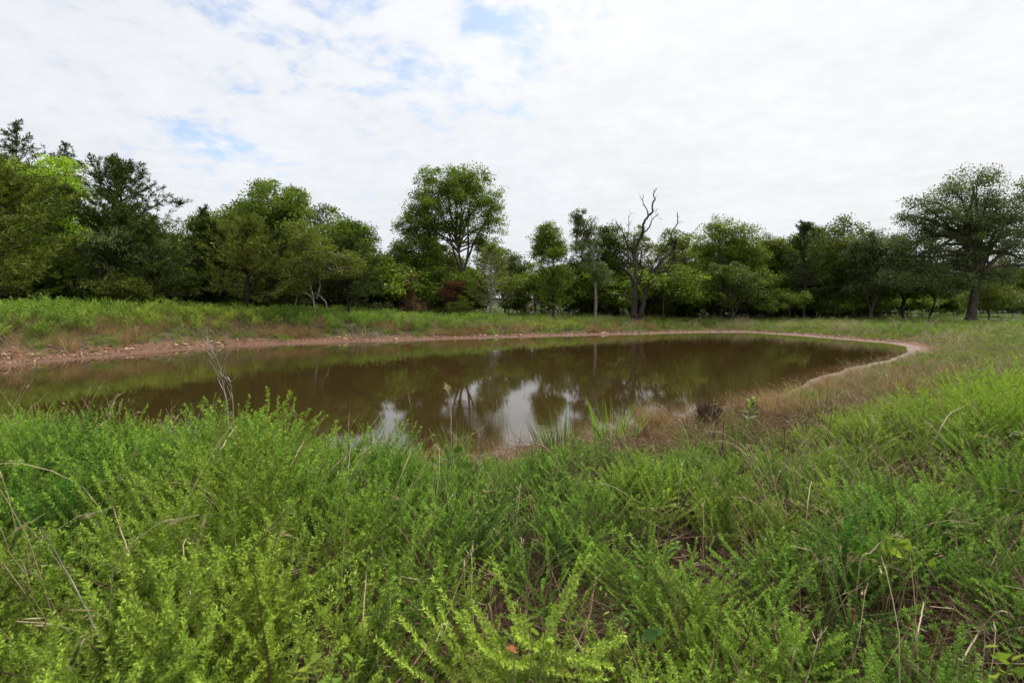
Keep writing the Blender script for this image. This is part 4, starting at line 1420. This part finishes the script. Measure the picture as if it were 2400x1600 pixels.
stalk("dead_stalk", "thin black dead stem standing right of the near shore tussock", "dead stalk", 6.5, [(1690, 1110), (1693, 1050), (1696, 1000), (1698, 985)], 3, B_DARK)


def tussock(name, label, px, py, D, n, L, W, spread, lean, mat, seed):
    rng = np.random.default_rng(seed)
    x = P(px, py, D)[0]
    base = np.array([x, D, H(x, D) - .02])
    az = rng.random(n) * 6.28
    o = np.stack([np.cos(az), np.sin(az), np.zeros(n)], 1)
    c = o * (spread * rng.random(n) ** .6)[:, None]
    d = unit(o * (lean * rng.random(n))[:, None] + np.array([0, 0, 1]) + rng.normal(size=(n, 3)) * .12)
    b = o * (.1 + .5 * rng.random(n))[:, None] * lean
    root = thing(name, label, "grass tussock", base)
    obj("blades", mesh_of(name + "_blades", [blades(c, d, b, L * (.55 + .6 * rng.random(n)), W, rng, 5)], [mat]), root)
    return root


G_DARKTUFT = mat_leaf("dark_tuft", (.035, .022, .015), (.13, .085, .06), .1, .8)
tussock("dead_tussock", "dark brown dead grass tussock at the water's near edge", 1660, 1000, 9.6, 700, .66, .009, .12, .25, G_DARKTUFT, 1)
tussock("dead_tussock", "pinkish brown tussock leaning over the water left of the dark one", 1530, 990, 9.8, 700, .62, .006, .16, .55, G_DRY, 2)
tussock("dead_tussock", "wispy brown tussock close behind the dark one", 1745, 975, 11.0, 600, .6, .005, .22, .8, G_DRY, 3)
tussock("dead_tussock", "wide purplish brown grass clump right of the leafy sapling", 1830, 985, 10.8, 900, .62, .005, .4, .8, G_DRY, 4)
tussock("dead_tussock", "rusty dry tuft on the green slope far from the water", 2130, 930, 11.5, 600, .7, .006, .2, .7, G_DRY, 5)
tussock("reed_tuft", "bright green reedy tuft at the water's edge below the sky reflection", 1435, 1000, 8.8, 90, .85, .022, .3, .35, G_GREEN, 6)
tussock("reed_tuft", "green reedy tuft left of the brighter one", 1310, 1020, 8.4, 70, .75, .02, .35, .4, G_GREEN, 7)
tussock("reed_tuft", "small green reedy tuft in the middle of the near shore", 1080, 1035, 7.8, 60, .72, .018, .2, .4, G_GREEN, 8)
tussock("reed_tuft", "lone broad green blades beside the big weed clump's right edge", 945, 1060, 6.8, 16, .75, .024, .08, .25, G_GREEN, 9)
tussock("reed_tuft", "lush pale green tuft below the dark tussock", 1650, 1060, 7.4, 120, .48, .013, .25, .8, G_GREEN, 10)
tussock("reed_tuft", "blue green broad bladed tuft right of the thin black stem", 1740, 1040, 8.0, 70, .42, .016, .15, .6, G_GREEN, 11)
tussock("reed_tuft", "upright yellow green tuft at the bend of the right shore", 1890, 930, 12.3, 110, .6, .012, .4, .45, G_GREEN, 12)


def bush(name, label, px, D, tall, stems, seed, leaf=None, curl=.22, spread=.14, per=80, nbr=20, leanv=(0, 0)):
    rng = np.random.default_rng(seed)
    x = P(px, 1000, D)[0]
    base = np.array([x, D, H(x, D) - .02])
    root = thing(name, label, "weed", base)
    leaf = leaf or W_LEAF
    for k in range(stems):
        az = k * 2.4 + rng.random()
        off = np.array([math.cos(az), math.sin(az), 0]) * spread * (rng.random() ** .5) * (stems > 1)
        h = tall * ((.72 + .28 * rng.random()) if k else 1.0)
        ch = weed_chunks(rng, h, nbr, per, .024, curl=curl, off=off)
        for c in ch:
            c[0][:, :2] += np.outer(np.maximum(c[0][:, 2], 0) ** 1.4, np.array(leanv))
        obj("stem", mesh_of(name + "_stem", [(ch[0][0], ch[0][1], 0, ch[0][3])], [W_STEM]), root)
        obj("foliage", mesh_of(name + "_foliage", [ch[1]], [leaf]), root)
    return root


W_YEL = mat_leaf("weed_leaf_yellow", (.16, .30, .02), (.42, .55, .05), .3, .5)
W_DEEP = mat_leaf("weed_leaf_deep", (.022, .10, .014), (.14, .33, .045), .28, .5)
bush("bushy_weed", "tall narrow weed plume rising highest at left against the water", 172, 5.6, 1.32, 2, 1, curl=.06)
bush("bushy_weed", "spreading weed top with two side shoots left of the tall plume", 100, 5.4, 1.18, 3, 2, curl=.25)
bush("bushy_weed", "yellow tipped weed plume leaning left over the bright water glint", 335, 5.2, 1.22, 3, 3, W_YEL, .2, leanv=(-.12, 0))
bush("bushy_weed", "weed plume just right of the twiggy dead stalk", 570, 5.6, 1.25, 2, 4, curl=.1)
bush("bushy_weed", "slender weed plume with curved tip before the dark reflections", 640, 5.4, 1.15, 2, 5, curl=.12)
bush("bushy_weed", "weed plumes forked at the sky glint left of the twiggy stalk", 470, 5.3, 1.22, 3, 6, curl=.2)
bush("bushy_weed", "big dense weed clump rising over the pale sky reflection", 845, 5.0, 1.02, 8, 7, curl=.3, spread=.28)
bush("bushy_weed", "lone narrow weed spire on top of the big dense clump", 872, 5.3, 1.2, 1, 8, curl=.05)
bush("bushy_weed", "outer weed plume at the right side of the big dense clump", 915, 5.0, .9, 3, 9, curl=.3, leanv=(.2, 0))
bush("bushy_weed", "large bright green weed bush in the middle of the right slope", 1620, 4.6, .72, 9, 10, curl=.4, spread=.25)
bush("bushy_weed", "large yellow green weed bush at the right edge", 2340, 5.8, 1.3, 14, 11, W_YEL, .35, .75)
bush("bushy_weed", "yellow green weed plume leaning hard to the left on the right slope", 2025, 3.6, .8, 1, 12, W_YEL, .1, leanv=(-.5, .1), per=60)
bush("bushy_weed", "deep green upright weed column at lower right", 1985, 2.7, .74, 3, 13, W_DEEP, .12, .06)
bush("bushy_weed", "big deep green weed plume leaning right at the left edge", 40, 2.9, 1.08, 4, 14, W_DEEP, .2, leanv=(.4, .1))
bush("bushy_weed", "second weed plume leaning right just under the big left one", 20, 2.3, .95, 3, 15, None, .2, leanv=(.35, .1))
bush("bushy_weed", "yellow drooping weed shoot bent over in the lower left corner", 300, 1.7, .72, 1, 16, W_YEL, .5)
bush("bushy_weed", "short bright weed shoot sprouting at the bottom edge, right of the heart shaped leaves", 1340, 1.55, .46, 2, 17, W_YEL, .2)


def heart_mesh(mat, seed):
    rng = np.random.default_rng(seed)
    out = [(0, 0), (.32, -.12), (.5, .12), (.44, .45), (.22, .78), (0, 1), (-.22, .78), (-.44, .45), (-.5, .12), (-.32, -.12)]
    mid = [(0, .1), (0, .4), (0, .7)]
    V = [(a, b, .10 * abs(a) - .16 * b * b + rng.normal() * .015) for a, b in out] + [(a, b, -.05 - .16 * b * b) for a, b in mid]
    F = [(0, 1, 2, 10), (10, 2, 3, 11), (11, 3, 4, 12), (12, 4, 5, 5), (12, 5, 6, 6), (11, 12, 6, 7), (10, 11, 7, 8), (0, 10, 8, 9)]
    V = np.array(V, float)
    Q = [f for f in F if len(set(f)) == 4]
    T = [tuple(dict.fromkeys(f)) for f in F if len(set(f)) == 3]
    me = bpy.data.meshes.new("heart_leaf")
    me.from_pydata([tuple(v) for v in V], [], Q + T)
    me.materials.append(mat)
    a = me.attributes.new("tint", "FLOAT", "POINT")
    a.data.foreach_set("value", np.full(len(V), rng.random(), np.float32))
    for p in me.polygons:
        p.use_smooth = True
    return me


V_RED = mat_leaf("vine_leaf_red", (.22, .075, .03), (.28, .10, .04), .3, .6)


def vine(name, label, D, spots, size, mat, seed, cat="vine"):
    rng = np.random.default_rng(seed)
    c = np.mean([P(a, b, D) for a, b in spots], axis=0)
    base = np.array([c[0], c[1], H(c[0], c[1])])
    root = thing(name, label, cat, base)
    kinds = [heart_mesh(mat, seed * 10 + i) for i in range(3)]
    st = []
    for a, b in spots:
        p = P(a, b, D + rng.normal() * .06)
        s = size / FPX * D * (.75 + .5 * rng.random())
        o = obj("leaf", kinds[rng.integers(3)], root)
        o.location = p - base
        o.rotation_euler = (.9 + rng.normal() * .35, rng.normal() * .35, rng.normal() * 1.2 + math.pi)
        o.scale = (s, s, s)
        q = p - base
        st.append(np.stack([np.array([0, 0, .02]), q * .4 + rng.normal(size=3) * .03, q * .75 + rng.normal(size=3) * .02, q]))
    st = np.array(st)
    obj("stem", mesh_of(name + "_stem", [tubes(st, np.tile([.003, .0025, .002, .0015], (len(st), 1)), 4)], [W_STEM]), root)


vine("heart_leaf_vine", "yellow green heart shaped vine leaves at the bottom edge below the straw stems", 1.15, [(715, 1560), (742, 1572), (708, 1590), (790, 1588), (818, 1560), (825, 1545), (838, 1575), (772, 1545), (755, 1598), (815, 1598), (730, 1545)], 30, V_LEAF, 1)
vine("heart_leaf_vine", "a few yellowing vine leaves beside the curved dry stem at the bottom middle", 1.4, [(1280, 1455), (1240, 1468), (1300, 1428), (1252, 1482), (1270, 1520), (1205, 1475)], 26, V_LEAF, 2)
vine("heart_leaf_vine", "green and yellow vine leaves under the pale bent stalk", 2.1, [(2085, 1262), (2105, 1272), (2120, 1285), (2075, 1295), (2098, 1300), (2115, 1305), (2180, 1325)], 24, V_LEAF, 3)
vine("heart_leaf_vine", "yellow green vine leaves in the lower right corner", 1.25, [(2340, 1540), (2362, 1555), (2375, 1545), (2350, 1572), (2310, 1515), (2385, 1580), (2330, 1580)], 30, V_LEAF, 4)
vine("heart_leaf_vine", "dark green vine leaves among the weeds in the middle", 4.0, [(1075, 1058), (1012, 1082), (1035, 1088), (1048, 1078), (1060, 1090), (1100, 1095)], 20, V_DARK, 5)
vine("heart_leaf_vine", "dark green broad leaves hidden low in the right of the lower weeds", 1.9, [(1500, 1500), (1515, 1490), (1480, 1505), (1590, 1500), (1530, 1480)], 28, V_DARK, 6)
vine("red_leaf", "single orange red leaf on a stem at the bottom middle", 1.3, [(1208, 1522)], 22, V_RED, 7, "leaf")


def sapling():
    D = 9.2
    rng = np.random.default_rng(33)
    x = P(1752, 1000, D)[0]
    base = np.array([x, D, H(x, D) - .02])
    root = thing("leafy_sapling", "upright leafy sapling with broad glossy leaves before the brown grass", "sapling", base)
    hgt = P(1752, 935, D)[2] - base[2]
    t = np.linspace(0, 1, 6)
    st = np.stack([t * .06, t * 0, t * hgt], 1)
    obj("stem", mesh_of("sapling_stem", [tubes(st[None], (.008 * (1 - .7 * t))[None], 5)], [W_STEM]), root)
    kinds = [heart_mesh(V_DARK if i == 0 else L_MID, 70 + i) for i in range(3)]
    for i in range(30):
        u = .25 + .75 * i / 29
        a = i * 2.4 + rng.normal() * .3
        o = obj("leaf", kinds[rng.integers(3)], root)
        o.location = (np.interp(u, t, st[:, 0]) + .03 * math.cos(a), .03 * math.sin(a), u * hgt)
        o.rotation_euler = (.55 + rng.normal() * .2, 0, a - math.pi / 2)
        s = .17 * (1.1 - .5 * u)
        o.scale = (s * .6, s, s)


sapling()
print("script", round(time.time() - T0, 1), "s", sum(len(m.polygons) for m in bpy.data.meshes) * 2, "tris")
